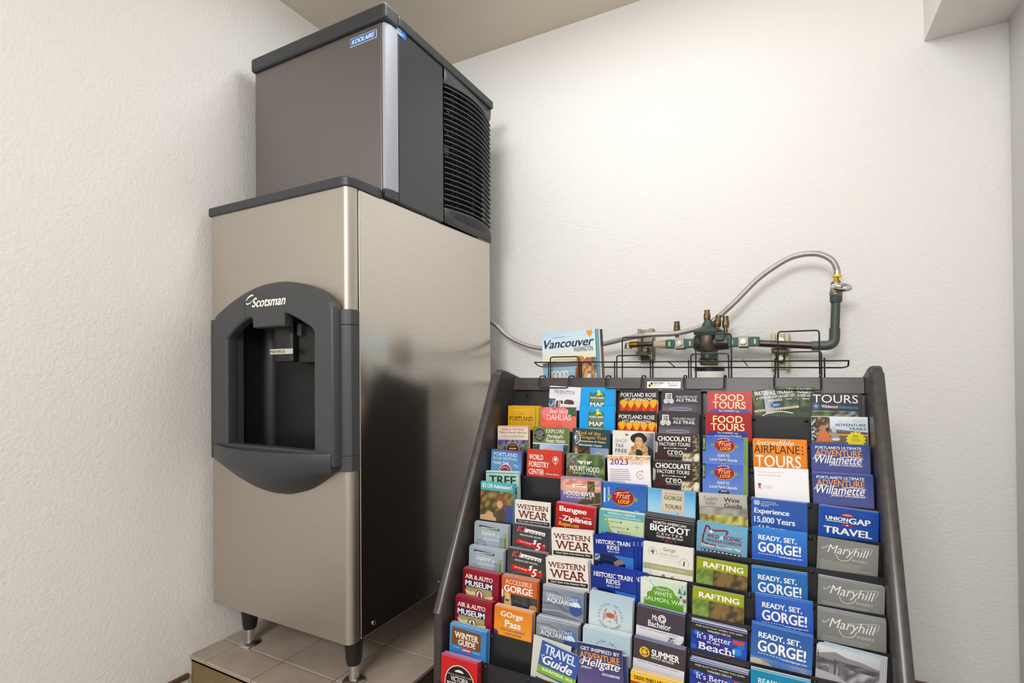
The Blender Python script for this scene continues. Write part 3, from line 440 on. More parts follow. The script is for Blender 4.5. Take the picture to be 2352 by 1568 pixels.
D['explore'] = ('#98a8b4', [('g', 0, 0, 1, .62, '#93a4b2', '#9cabb6', '#a4b4c0', '#8c9cac'), ('p', [(0, .1), (.2, .05), (.5, .12), (.5, .2), (0, .2)], '#a2b0ae'), ('p', [(.15, .05), (.75, .09), (.75, .15), (.15, .11)], '#3b4650'), ('r', 0.19, 0.0976, 0.71, 0.1144, '#dfe4e8'), ('t', 'Explore', .22, .63, .33, .15, '#e6ebee', 'i'), ('l', [(.68, .34), (.72, .24), (.78, .35)], .012, '#dfe6ea'), ('r', 0.26, 0.3780, 0.78, 0.4020, '#c3ced6'), ('o', .2, .58, .16, .16, .01, '#4d5c66', 10, 170), ('o', .22, .6, .14, .13, .008, '#4d5c66', 10, 170)] + [('l', [(.06+.05*i, .44+.02*abs(i-3)), (.06+.05*i, .6)], .006, '#5d6c76') for i in range(7)] + [('r', .76, .3, .87, .6, '#7d90a2'), ('r', .88, .2, .965, .62, '#90a24c'), ('r', 0.9, 0.3, 0.945, 0.55, '#5f7430')])
D['k1'] = ('#3a393a', [('g', 0, 0, 1, .7, '#3c3c3d', '#343435', '#4a4a48', '#3e3e3c'), ('l', [(.1, .28), (.4, .33), (.9, .3)], .01, '#4f4f4f'), ('l', [(0, .7), (.2, .58), (.5, .56), (.9, .6)], .02, '#6a6a68'), ('t', 'K1', .12, .36, .19, .13, '#f0ecec', 'Bi'), ('t', 'K1', .125, .35, .185, .12, '#d01820', 'Bi'), ('p', [(.36, .09), (.88, .14), (.86, .23), (.33, .19)], '#eceaea'), ('t', 'SPEED', .4, .84, .2, .06, '#3a3a3a', 'Biw', .025), ('t', 'INDOOR KART RACING', .2, .78, .29, .045, '#e8e6e4', 'b', .02), ('p', [(.14, .39), (.92, .49), (.86, .6), (.1, .5)], '#d5191c'), ('t', 'Save On Racing!', .19, .52, .475, .05, W_, 'bi', .03), ('t', '$', .55, .66, .49, .14, W_, 'Bi'), ('t', '5', .62, .78, .62, .2, W_, 'Bi'), ('t', '*', .82, .88, .49, .05, W_, 'b')])
D['train'] = ('#0d2d8c', [('g', 0, 0, 1, .7, '#0c2c8e', '#0e3498', '#0a2474', '#123a94'), ('t', 'HISTORIC TRAIN', .06, .93, .2, .1, W_, 'bs'), ('t', 'RIDES', .34, .66, .32, .1, W_, 'bs'), ('t', 'SINCE 2003', .36, .65, .385, .04, '#cdd4e8', 'bs'), ('p', [(.55, .44), (1, .47), (1, 1), (.6, 1)], '#2f76c8'), ('p', [(0, .5), (.2, .45), (.5, .47), (.72, .56), (.8, .64), (.78, 1), (0, 1)], '#0c1a46'), ('p', [(.5, .62), (.62, .54), (.74, .56), (.8, .62), (.66, .66), (.55, .72)], '#8c7a66'), ('ph', .02, .45, .16, .62, 181, ['#b8c0cc', '#1c2a50', '#6a7488'], 4), ('l', [(.2, .54), (.5, .6)], .012, '#2a3c70')])
D['foodtr'] = ('#e1ded5', [('t', 'Gorge', .41, .65, .13, .1, '#55524c', ''), ('t', 'FOOD TRAILS', .34, .71, .2, .045, '#6a675e', 'w'), ('r', .34, .235, .72, .24, '#a8a598'), ('r', .3, .29, .74, .294, '#b4b1a6'), ('o', .19, .17, .085, .1, .006, '#7b776c', -30, 210), ('o', .83, .3, .085, .1, .006, '#7b776c', -30, 210), ('l', [(.19, .12), (.2, .2)], .03, '#5a5a4c'), ('l', [(.15, .16), (.23, .14)], .02, '#5a5a4c'), ('l', [(.83, .26), (.82, .34)], .03, '#5a5a4c'), ('p', [(0, .4), (1, .4), (1, .52), (0, .52)], '#a3a678'), ('t', 'COLUMBIA RIVER GORGE', .16, .84, .475, .035, '#e0dfcc', 'w'), ('l', [(.14, .54), (.2, .68)], .008, '#8a8474'), ('e', .42, .63, .04, .05, '#a07858'), ('p', [(.5, .68), (.58, .6), (.64, .58), (.6, .68)], '#b08870')])
D['raft'] = ('#98a119', [('ph', 0, .2, .36, .9, 191, ['#6a8a3c', '#8aa044', '#5a7a38', '#7c9650'], 6), ('ph', .33, .2, 1, .9, 192, ['#5a4c30', '#7a6436', '#4a4030', '#8a7440', '#3c362a'], 9), ('p', [(.5, .2), (.62, .2), (.56, .5), (.4, .9), (.34, .6)], '#80683a'), ('r', 0, 0, 1, .21, '#98a119'), ('t', 'RAFTING', .13, .92, .17, .115, W_, 'B')])
D['air'] = ('#8d1028', [('r', .08, .3, .84, 1, '#1f2450'), ('r', .1, .4, .82, 1, '#a79a6c'), ('t', 'AIR & AUTO', .06, .83, .225, .105, W_, 'bs'), ('p', [(.05, .25), (.84, .25), (.84, .42), (.05, .42)], '#2a2148'), ('t', 'MUSEUM', .07, .82, .405, .135, W_, 'B'), ('r', 0.14, 0.4320, 0.4, 0.4530, '#7c7050'), ('p', [(.07, .5), (.2, .54), (.34, .52), (.38, .6), (.2, .62), (.1, .58)], '#e2d29a'), ('p', [(.62, .6), (.78, .56), (.86, .55), (.84, .62), (.68, .66)], '#e2d29a'), ('e', .48, .58, .105, .12, '#2a2622'), ('e', .48, .58, .085, .1, '#efe9dc'), ('p', [(.42, .67), (.46, .5), (.5, .5), (.54, .67)], '#a0402c')])
D['access'] = ('#c5602a', [('t', 'ACCESSIBLE', .1, .86, .17, .11, '#f0e4d4', 's'), ('t', 'GORGE', .07, .88, .37, .165, W_, 'Bs'), ('r', 0, .41, 1, 1, '#3c342e'), ('ph', .3, .42, 1, .7, 201, ['#2c2826', '#4a4440', '#3a342e'], 6), ('e', .17, .44, .1, .07, '#d0a030'), ('e', .17, .48, .065, .085, '#dcae90'), ('p', [(.08, .7), (.1, .48), (.13, .44), (.12, .6), (.22, .6), (.23, .45), (.27, .5), (.3, .75)], '#c9a878'), ('l', [(.03, .35), (.03, .5)], .05, '#d4dcd8'), ('e', .9, .68, .12, .1, '#b08a5c'), ('l', [(.4, .55), (.75, .62)], .03, '#3a5878')])
D['aqua'] = ('#838b98', [('g', 0, 0, 1, .7, '#98a0ac', '#7a8492', '#6c7482', '#808896'), ('l', [(0, .12), (.3, .1), (.6, .2), (1, .16)], .03, '#6f7785'), ('l', [(0, .4), (.3, .36), (.6, .46), (1, .44)], .03, '#5f6775'), ('l', [(0, .55), (.4, .5), (1, .6)], .035, '#9aa2ae'), ('l', [(.1, .25), (.5, .24), (.9, .3)], .02, '#a4acb8'), ('e', .8, .33, .17, .22, '#4a7aac'), ('e', .82, .4, .15, .13, '#39508e'), ('p', [(.65, .3), (.75, .24), (.85, .22), (.95, .32), (.8, .34)], '#c8d8e4'), ('t', 'OREGON COAST', .1, .86, .225, .065, '#eef0f2', '', 0), ('t', 'AQUARIUM', .1, .9, .36, .115, '#eef0f2', 'b')])
D['newport'] = ('#b3cbd7', [('g', 0, 0, 1, .75, '#b0c8d6', '#a8c4d4', '#cfdadc', '#c8d4d4'), ('a', 'DISCOVER NEWPORT', .5, .45, .24, 190, -10, .05, '#3f4f5a'), ('e', .5, .43, .09, .06, '#b2603c'), ('l', [(.42, .4), (.37, .34), (.42, .3)], .02, '#b2603c'), ('l', [(.58, .4), (.63, .34), (.58, .3)], .02, '#b2603c')] + [('l', [(.5+sx*.08, .43+.02*i), (.5+sx*.15, .4+.04*i), (.5+sx*.16, .44+.045*i)], .012, '#b2603c') for sx in (-1, 1) for i in range(4)] + [('r', 0.46, 0.5590, 0.53, 0.5710, '#6a7a84'), ('a', 'OREGON COAST', .5, .45, -.24, 150, 30, -.05, '#3f4f5a')])
D['bach'] = ('#443d46', [('t', 'Mt', .33, .44, .235, .12, W_, 'b'), ('e', .54, .17, .085, .085, W_), ('o', .54, .17, .055, .055, .01, '#443d46'), ('e', .54, .17, .03, .03, '#443d46'), ('l', [(.5, .11), (.53, .14)], .012, '#443d46'), ('l', [(.6, .14), (.57, .17)], .012, '#443d46'), ('l', [(.5, .22), (.54, .2)], .012, '#443d46'), ('t', 'Bachelor', .25, .73, .375, .13, W_, 'b'), ('r', 0, .415, 1, 1, '#dddde0'), ('t', 'SKIING | SNOWBOARDING | NORDIC', .07, .88, .475, .035, '#55515a', 'b'), ('ph', .66, .5, 1, .8, 211, ['#2c2a2c', '#d0d0d4', '#55555a', '#f0f0f2'], 9)])
D['summer'] = ('#443c41', [('e', .22, .235, .1, .1, '#e7b52e'), ('o', .22, .235, .05, .05, .012, '#443c41'), ('l', [(.16, .17), (.2, .19)], .016, '#443c41'), ('l', [(.28, .18), (.26, .22)], .016, '#443c41'), ('l', [(.17, .3), (.21, .28)], .016, '#443c41'), ('l', [(.27, .29), (.29, .25)], .016, '#443c41'), ('t', 'SUMMER', .36, .9, .275, .13, W_, 'B'), ('t', 'WITH MT. BACHELOR', .36, .8, .325, .04, W_, 'b'), ('g', 0, .4, 1, .9, '#d6d6dc', '#dcdce2', '#b8b8c8', '#c0c0cc'), ('t', 'ZIPLINE | DOWNHILL BIKING | DINING', .1, .9, .455, .035, '#6a6670', 'b')])
D['beach'] = ('#1d3a96', [('ph', 0, .12, 1, .9, 221, ['#1c2c8c', '#2448a8', '#3a2c90', '#1a50b8'], 7), ('e', .12, .22, .06, .06, '#2f74d0'), ('e', .83, .45, .09, .08, '#2a80d8'), ('e', .9, .33, .06, .06, '#2a6cd0'), ('e', .05, .55, .06, .06, '#2a5cc0'), ('r', 0, 0, 1, .175, '#2a2826'), ('t', 'FREE SLOT PLAY WHEN YOU JOIN', .09, .93, .085, .045, '#dcdad6', 'b'), ('t', 'WINNERS CIRCLE!', .3, .72, .155, .045, '#dcdad6', 'b'), ('r', .76, .2, .96, .29, '#c84a42'), ('t', "It's Better", .11, .73, .335, .13, W_, 's'), ('t', 'at the', .3, .53, .405, .065, W_, 's'), ('t', 'Beach!', .14, .8, .575, .165, W_, 'bs'), ('e', .66, .68, .16, .1, '#c0302c'), ('e', .72, .68, .04, .04, '#f0e8e4')])
D['teal'] = ('#0e86ae', [('t', 'READY, SET,', .13, .78, .24, .11, '#cfe4ee', 'B')])
D['winter'] = ('#3b88c6', [('g', 0, 0, 1, .7, '#4a96cc', '#2f7cbe', '#2f7cc0', '#3a88c8'), ('p', [(.06, .05), (.86, .08), (.86, .45), (.8, .48), (.06, .44)], '#77491f'), ('t', 'WINTER', .13, .8, .285, .14, '#efe6d6', 'Bs'), ('t', 'GUIDE', .24, .72, .435, .13, '#efe6d6', 'Bs'), ('r', .33, .48, .62, .56, '#d04038'), ('r', 0.36, 0.5090, 0.59, 0.5360, '#f4d8d0'), ('r', .12, .49, .3, .51, '#8abadc'), ('r', .65, .51, .85, .53, '#8abadc')])
D['travel'] = ('#3a5ba4', [('t', 'TRAVEL', .1, .93, .28, .22, '#d8e6f2', 'B'), ('t', 'Guide', .1, .88, .53, .22, W_, 'Bi'), ('c', [(.1, .43), (.06, .37), (.12, .33)], .03, W_), ('p', [(0, .6), (1, .56), (1, .74), (0, .78)], '#7fb23a'), ('t', 'SUNNYSIDE, WA', .12, .92, .71, .08, '#e8f0dc', 'B', -.03), ('r', 0, .8, 1, .9, '#c8c0a8')])
D['hell'] = ('#283262', [('g', 0, 0, 1, 1, '#2a3568', '#283264', '#6a5c90', '#58528a'), ('t', 'GET INSPIRED BY', .08, .94, .145, .075, W_, 'b'), ('t', 'ADVENTURE', .06, .94, .31, .135, '#eea03a', 'b')] + script('Hellgate', .1, .94, .5, .22, W_) + [('c', [(.1, .44), (.06, .4), (.12, .34), (.2, .33)], .025, W_), ('c', [(.5, .35), (.75, .33), (.96, .36)], .018, W_), ('t', 'JETBOAT', .08, .33, .525, .05, W_, 'Bi'), ('t', 'EXCURSIONS', .55, .94, .585, .05, W_, 'Bi')])
D['drive'] = ('#e9bb1c', [('t', 'DRIVE-THRU ADVENTURE', .07, .93, .11, .07, '#2a2016', 'Bs'), ('r', 0, .15, 1, .8, '#a8441c'), ('e', .3, .3, .2, .1, '#c8622a')])
D['vict'] = ('#c41d1f', [('e', .52, .57, .41, .43, '#efe6d8'), ('e', .52, .57, .39, .41, '#1c1818'), ('p', [(.38, .29), (.42, .26), (.5, .24), (.58, .25), (.64, .29), (.62, .3), (.4, .3)], '#e4ddd0'), ('t', 'BLACK BALL FERRY LINE', .2, .84, .385, .028, '#cfc8bc', 'b'), ('t', 'VICTORIA', .28, .76, .52, .115, W_, 'b'), ('t', 'PORT ANGELES', .18, .88, .655, .115, W_, 'b'), ('r', 0.3, 0.6960, 0.76, 0.7140, '#cfc8bc')])
D['bw'] = ('#c9c9cc', [('g', 0, 0, 1, .22, '#d4d4d6', '#c4c6cc', '#c8c8cc', '#b4b4ba'), ('p', [(0, .16), (.2, .1), (.3, .07), (.5, .13), (.7, .14), (1, .2), (1, .34), (0, .3)], '#85858a'), ('ph', .0, .22, 1, .36, 231, ['#5a585c', '#74727a', '#48464a'], 10), ('ph', 0, .33, 1, .8, 232, ['#8a8890', '#a09ea6', '#6a686e', '#55535a', '#b8b6be'], 12), ('r', .29, .2, .33, .48, '#545258'), ('r', .36, .2, .4, .48, '#66646a'), ('p', [(0, .45), (.3, .48), (.6, .6), (.6, .8), (0, .8)], '#a8a6ae'), ('l', [(.02, .1), (.06, .45), (.16, .36), (.2, .46)], .012, '#3c3a3e')])
D['salmon'] = ('#d3dbc9', [('g', 0, 0, 1, .62, '#d8ddd0', '#c4d4c4', '#dfe2d4', '#d0d8c4')] + [('r', .03+.02*(i % 2), .06+.05*i, .3, .085+.05*i, '#e3e6da') for i in range(8)] + [('l', [(.2, 0), (.3, .14), (.5, .2)], .025, '#8fbfd6'), ('l', [(.92, .02), (.9, .2), (.96, .45)], .035, '#8fbfd6'), ('p', [(.07, .62), (.08, .42), (.14, .38), (.15, .28), (.24, .24), (.28, .15), (.44, .11), (.6, .11), (.72, .16), (.76, .25), (.86, .3), (.88, .4), (.94, .44), (.94, .62)], '#5f9c28'), ('t', 'Welcome To', .35, .63, .2, .055, '#eef2e4', 'i'), ('t', 'WHITE', .3, .7, .32, .095, '#eef2e4', ''), ('t', 'SALMON, WA', .1, .91, .47, .105, '#eef2e4', ''), ('p', [(.82, .2), (.86, .06), (.9, .2)], '#4c8050'), ('p', [(.93, .22), (.97, .08), (1, .2)], '#4c8050'), ('e', .97, .34, .04, .045, '#8a6a34'), ('e', .88, .27, .02, .03, '#2a2c28')])
D['gpass'] = ('#e08320', [('g', 0, 0, 1, .7, '#d8741a', '#e08320', '#ee9a2c', '#f0a030'), ('t', 'GOrge', .18, .78, .25, .165, '#8a4a14', 'B'), ('t', 'GOrge', .175, .775, .245, .165, W_, 'B'), ('t', 'Pass', .3, .73, .44, .165, '#8a4a14', 'B'), ('t', 'Pass', .295, .725, .435, .165, W_, 'B'), ('t', 'Discover unlimited', .19, .82, .52, .055, '#5a3468', 'b'), ('t', 'travel around', .3, .73, .6, .055, '#5a3468', 'b'), ('e', .02, .62, .1, .08, '#4a3a6a')]) 
def squash(e, k):          # draw a cover tighter towards its top edge
    t = e[0]
    if t in 'plc': return (t, [(x, v*k) for x, v in e[1]]) + tuple(e[2:])
    ix = {'r': (2, 4), 'g': (2, 4), 'ph': (2, 4), 'e': (2, 4), 'o': (2, 4), 't': (4, 5), 'v': (4, 5), 'a': (3, 4, 7)}[t]
    return tuple(q*k if i in ix else q for i, q in enumerate(e))
D['beach'] = (D['beach'][0], [squash(e, 0.84) for e in D['beach'][1]])
D['k1'] = (D['k1'][0], [squash(e, 0.9) for e in D['k1'][1]])
D['western'] = (D['western'][0], [squash(e, 0.95) for e in D['western'][1]])
D['air'] = (D['air'][0], [squash(e, 0.95) for e in D['air'][1]])

# ================================================================== ROOM
XL, XR, YB, YF, ZF, ZC = -0.5934, 1.52, 0.8778, -3.2, -0.14, 2.138
T = 0.1
struct('wall_left', MB().use('wall').box(XL-T, XL, YF, YB+T, ZF, ZC+.02))
struct('wall_back', MB().use('wall').box(XL, XR+T, YB, YB+T, ZF, ZC+.02))
struct('wall_right', MB().use('wall').box(XR, XR+T, YF, YB, ZF, ZC+.02))
struct('wall_front', MB().use('wall').box(XL-T, XR+T, YF-T, YF, ZF, ZC+.02))
struct('ceiling', MB().use('ceiling').box(XL-T, XR+T, YF-T, YB+T, ZC+.0, ZC+T))
struct('floor', MB().use('floor').box(XL-T, XR+T, YF-T, YB+T, ZF-T, ZF))
struct('trim_1', MB().use('wall').box(1.325, XR, -1.2, YB, 1.748, ZC))            # boxed soffit in the right corner
struct('trim_2', MB().use('palebase').box(XR-.018, XR, YB-.16, YB-.02, ZF, 1.748))  # jamb board on the right wall
b = MB().use('brownbase').box(XL, XL+.012, YF, -.053, -.062, -.048).use('palebase').box(XL, XL+.008, YF, -.053, -.078, -.062).use('darkboard').box(XL, XL+.012, YF, -.053, ZF, -.078)
struct('baseboard_left', b, .002)
b = MB().use('brownbase').box(.09, XR, YB-.012, YB, -.064, -.056).use('palebase').box(.09, XR, YB-.008, YB, ZF, -.064)
struct('baseboard_back', b, .002)

# ================================================================== TILED PLATFORM
PX1, PY0 = 0.078, -0.047
pl = thing('tiled_platform', (-.25, .4, ZF), 'low platform of square beige tiles under the steel ice dispenser', 'platform')
g = MB().use('grout').box(XL, PX1-.006, PY0+.006, YB, -.02, -.0035)
obj('grout_bed', g, pl)
t = MB().use('tile'); gap = .0035
xs = [XL, -.52, -.3175, -.115, PX1+gap/2]; ys = [PY0-gap/2, .056, .2585, .461, .6635, YB]
for i in range(len(xs)-1):
    for j in range(len(ys)-1):
        t.box(xs[i]+gap/2, xs[i+1]-gap/2, ys[j]+gap/2, ys[j+1]-gap/2, -.011, 0)
obj('tile_surface', t, pl, .0022, 2)
obj('front_board', MB().use('tanboard').box(XL, PX1-.012, PY0+.006, PY0+.022, ZF, -.014), pl, .001)
obj('side_board', MB().use('darkboard').box(PX1-.024, PX1-.008, PY0+.022, YB, ZF, -.014), pl, .001)

# ================================================================== ICE DISPENSER (lower cabinet)
W, DEP, ZB, ZT, ZCAP = .56, .709, .143, 1.303, 1.324
bn = thing('ice_dispenser', (-.28, .35, 0), 'tall stainless steel hotel ice dispenser with dark dispensing bay, standing on the tiled platform', 'ice dispenser')
obj('cabinet', MB().use('steel_side').box(-W, 0, .0385, DEP, ZB, ZT), bn, .003, 2)
def door_profile(r, n=7):
    p = [(-W, .033), (-W, .012)] + [(-W+.012-.012*math.cos(a), .012-.012*math.sin(a)) for a in [math.pi/2*i/4 for i in range(1, 5)]]
    p += [(-.017+.017*math.sin(a), .022-.022*math.cos(a)) for a in [math.pi/2*i/n for i in range(n+1)]] + [(0, .033)]
    return p
for nm, z0, z1 in (('upper_door', .9795, ZT), ('lower_door', ZB, .5845)):
    obj(nm, MB().use('steel').prism(door_profile(.02), 2, z0, z1), bn)
# dark gap strip between door and cabinet
obj('door_seal', MB().use('deep').box(-W+.006, -.004, .0331, .0384, ZB+.004, ZT-.002), bn)
# charcoal top cap: front nose and side returns
cap = [(-W-.004, -.006), (-.03, -.006), (-.012, -.004), (.0, .004), (.004, .018), (.006, .118), (.002, .126), (-W, .126), (-W-.004, .118)]
obj('top_cap', MB().use('char_dark').prism(cap, 2, ZT-.006, ZCAP), bn, .005, 3)
# band round the bay
for z0, z1 in ((.9475, .9865), (.6165, .947), (.577, .616)):
    m = MB().use('char')
    m.prism([(-.08, -.008), (-.028, -.008), (-.010, -.003), (.002, .008), (.0035, .034), (-.01, .034), (-.08, .02)], 2, z0, z1)
    obj('bezel_band', m, bn, .0015, 2); m = MB().use('char')
    m.prism([(-W-.002, .034), (-W-.002, .006), (-W+.012, -.008), (-.435, -.008), (-.435, .02), (-W+.03, .034)], 2, z0, z1)
    obj('bezel_band', m, bn, .0015, 2)
# arched bezel with opening
def arc(pts, n=6): return [(p.x, p.z) for p in catmull([(a, 0, b) for a, b in pts], n)]
outer = [(-.026, .60), (-.026, .985)] + arc([(-.030, .994), (-.074, 1.027), (-.137, 1.051), (-.215, 1.062), (-.308, 1.055), (-.402, 1.027), (-.481, .989)]) + [(-.487, .980), (-.487, .60)]
inner = [(-.079, .622), (-.079, .930)] + arc([(-.080, .936), (-.095, .949), (-.121, .962), (-.15, .976), (-.180, .988)], 4) + [(-.192, .990), (-.200, .986), (-.203, .978), (-.204, .957), (-.316, .957), (-.318, .978), (-.324, .986), (-.336, .986)] + arc([(-.345, .984), (-.375, .972), (-.402, .957), (-.428, .938), (-.438, .926)], 4) + [(-.440, .915), (-.440, .622)]
bez = obj('arched_bezel', curve_plate('arched_bezel', [outer, inner], -.034, .034, .007, 'char'), bn)
# raised logo pad line + lettering on the bezel
pg = MB().use('deep'); pp = [(-.353, .968), (-.353, 1.019), (-.350, 1.026), (-.342, 1.0315), (-.300, 1.0425)]
for (xa, za), (xb, zb_) in zip(pp[:-1], pp[1:]):
    dd = math.hypot(xb-xa, zb_-za); ux, uz = -(zb_-za)/dd*.0007, (xb-xa)/dd*.0007
    pg.add([(xa-ux, -.0343, za-uz), (xa+ux, -.0343, za+uz), (xb+ux, -.0343, zb_+uz), (xb-ux, -.0343, zb_-uz)], [(0, 1, 2, 3)])
obj('pad_groove', pg.mesh('pad_groove', False), bn)
def letters(name, txt, x0, x1, z0, h, y, material, parent, style='', slope=0.0, plane='front', xf=0):
    V, F = text_polys(txt, style)
    n1 = LAY.get((txt, style), len(V))
    if plane == 'front': P = [(x0+(x1-x0)*a, y-.000008*(i//n1), z0+h*b+slope*a) for i, (a, b) in enumerate(V)]
    else: P = [(xf+.000008*(i//n1), x0+(x1-x0)*a, z0+h*b+slope*a) for i, (a, b) in enumerate(V)]
    m = MB().use(material); m.add(P, F); return obj(name, m.mesh(name, False), parent)
letters('maker_lettering', 'Scotsman', -.323, -.187, 1.0065, .026, -.0347, 'white', bn, 'Bi')
sw = MB().use('white')
for a0, a1, w0 in ((35, 175, .0045), (200, 330, .003)):
    n = 14; P = []
    for i in range(n+1):
        a = math.radians(a0+(a1-a0)*i/n); w = w0*math.sin(math.pi*(i+.6)/(n+1.2)); sh = .35
        for rr in (1-w/.017, 1+w/.017):
            x = .0165*rr*math.cos(a); z = .0105*rr*math.sin(a); P.append((-.331+x+sh*z, -.0347, 1.0285+z+.25*x))
    sw.add(P, [(2*i, 2*i+1, 2*i+3, 2*i+2) for i in range(n)])
obj('maker_swoosh', sw.mesh('maker_swoosh', False), bn)
# bay liner
nx0, nx1, ny, nz0, nz1 = -.442, -.077, .112, .600, .995
m = MB().use('niche')
q = [(nx0, -.004), (nx0, ny-.03), (nx0+.01, ny-.01), (nx0+.03, ny), (nx1-.02, ny), (nx1, ny-.02), (nx1, -.004)]
m.grid([[(x, y, nz0) for x, y in q], [(x, y, nz1) for x, y in q]])
m.add([(x, y, nz0) for x, y in q], [tuple(range(len(q)))]); m.add([(x, y, nz1) for x, y in q], [tuple(range(len(q)))])
obj('bay_liner', m, bn)
cb = bn.children  # cut the bay into cabinet with a boolean so the liner is open to view
cut = MB().use('deep').box(nx0-.002, nx1+.002, -.1, ny+.004, nz0-.002, nz1+.002)
cutme = cut.mesh('bay_cut')
def carve(o, me):
    c = bpy.data.objects.new('bay_cut', me); COL.objects.link(c)
    md = o.modifiers.new('bay', 'BOOLEAN'); md.object = c; md.operation = 'DIFFERENCE'; md.solver = 'EXACT'
    bpy.context.view_layer.update()
    dg = bpy.context.evaluated_depsgraph_get(); new = bpy.data.meshes.new_from_object(o.evaluated_get(dg))
    o.modifiers.clear(); o.data = new; bpy.data.objects.remove(c)
for o in list(bn.children):
    if o.name in ('cabinet', 'door_seal', 'upper_door', 'lower_door'): carve(o, cutme)
for o in list(bn.children):
    if o.name in ('upper_door', 'lower_door', 'cabinet'):
        o.data.shade_smooth(); o.data.set_sharp_from_angle(angle=math.radians(50)); wn = o.modifiers.new('wn', 'WEIGHTED_NORMAL'); wn.keep_sharp = True; wn.weight = 100
# chute, header block and tape label
ch = obj('ice_chute', MB().use('black').prism([(-.306, .018), (-.296, .012), (-.238, .012), (-.226, .02), (-.221, .05), (-.221, .085), (-.306, .085)], 2, .858, .965), bn, .003)
obj('chute_guard', MB().use('niche').prism([(.03, .966), (.03, .855), (.111, .848), (.111, .994), (.03, .994)], 0, -.216, -.079), bn, .002)
obj('chute_wing', MB().use('char_dark').prism([(.02, .962), (.02, .93), (.05, .905), (.058, .91), (.04, .962)], 0, -.212, -.196), bn, .002)
lab = obj('tape_label', MB().use('tape').box(-.3085, -.216, .0105, .0116, .879, .8935), bn)
letters('tape_lettering', 'PUSH FOR ICE', -.306, -.248, .8825, .0075, .0101, 'deep', bn, 'b')
# drip tray with curved lip and bowl
m = MB().use('char_dark'); n = 26; rows = []
bowl = arc([(-.489, .589), (-.463, .568), (-.42, .545), (-.366, .521), (-.293, .502), (-.223, .500), (-.17, .511), (-.124, .526), (-.075, .553), (-.034, .578)], 5)
cols = []
for i in range(n+1):
    u = i/n; x = -.489+.463*u; yl = -.036-.052*(1-(2*u-1)**2)
    k = u*(len(bowl)-1); a = int(min(k, len(bowl)-2)); f = k-a
    bx = bowl[a][0]*(1-f)+bowl[a+1][0]*f; bz = bowl[a][1]*(1-f)+bowl[a+1][1]*f
    c = [(x, yl+.006, .606), (x, yl+.006, .6235), (x, yl+.001, .6255), (x, yl, .6235), (x, yl, .60), (x, yl+.001, .581)]
    for t in (.12, .3, .5, .7, .88, 1.0):
        c.append((x+(bx-x)*t, (yl+.002)*(1-t**1.6)-.001*t, .579+(bz-.579)*(1-(1-t)**1.35)))
    cols.append(c)
m.grid(cols)
m.add([(x, -.0, .598) for x, *_ in [c[0] for c in cols]] + [(c[0][0], c[0][1], .608) for c in cols], [(i, i+1, n+2+i, n+1+i) for i in range(n)])
m.add([cols[0][j] for j in range(1, 6)] + [(cols[0][0][0], 0, .579), (cols[0][0][0], 0, .6235)], [tuple(range(7))])
m.add([cols[-1][j] for j in range(1, 6)] + [(cols[-1][0][0], 0, .579), (cols[-1][0][0], 0, .6235)], [tuple(range(7))])
dt = obj('drip_tray', m, bn)
gr = MB().use('black')
for i in range(14): gr.box(-.43+.025*i, -.418+.025*i, -.03, .105, .603, .609)
gr.box(-.435, -.085, -.034, -.028, .602, .609); gr.box(-.435, -.085, .1, .106, .602, .609)
obj('drip_grille', gr, bn, .001)
obj('tray_screw', MB().use('deep').cyl(.0035, (-.066, 0, .601), 1, -.0415, -.037, 14), bn)
# side screws
for y in (.084, .38): obj('screw', MB().use('steel_bright').lathe([(.006, -.001), (.006, .002), (.003, .004)], (0, y, .167), 0, 14), bn)
# feet
for x, y in ((-.49, .075), (-.062, .075), (-.49, .63), (-.062, .63)):
    lg = obj('leg', MB().use('rubber').lathe([(.027, ZB), (.0255, .12), (.021, .062), (.018, .05)], (x, y, 0), 2, 28), bn)
    obj('foot', MB().use('steel_bright').lathe([(.031, 0), (.031, .004), (.026, .009), (.0135, .012), (.0135, .05)], (x, y, 0), 2, 28), lg)

# ================================================================== ICE MAKER HEAD (upper cabinet)
HX0, HX1, HY, HZ0, HZ1 = -.532, .012, .13, 1.3165, 1.833
hd = thing('ice_maker', (-.26, .42, ZT), 'grey ice maker head with black louvred side, sitting on top of the steel ice dispenser', 'ice maker')
obj('cabinet', MB().use('deep').box(HX0+.002, -.035, .2, DEP-.03, ZT, HZ1-.05), hd)
obj('front_panel', MB().use('taupe').box(HX0, -.004, HY, .2, HZ0+.008, HZ1-.043), hd, .003)
obj('corner_strip', MB().use('silver_edge').prism([(-.0035, HY+.001), (.006, HY+.003), (.013, HY+.02), (.013, .181), (-.0035, .181)], 2, HZ0+.012, HZ1-.044), hd, .003)
obj('front_base', MB().use('char_dark').box(HX0, .0135, HY-.002, .181, ZT, HZ0+.0115), hd, .004)
obj('front_cap', MB().use('char_dark').box(HX0-.006, .020, HY-.012, .1785, HZ1-.0435, HZ1), hd, .008, 3)
obj('rear_cap', MB().use('char_dark').box(HX0-.006, .018, .1795, DEP+.004, HZ1-.033, HZ1-.004), hd, .005, 3)
obj('side_panel', MB().use('black_panel').box(-.035, .0115, .1835, .4, ZT, HZ1-.034), hd, .003)
obj('left_panel', MB().use('black_panel').box(HX0-.001, HX0+.002, .2, DEP, ZT, HZ1-.034), hd)
obj('rear_panel', MB().use('black_panel').box(HX0, -.10, DEP-.03, DEP-.026, ZT, HZ1-.034), hd)
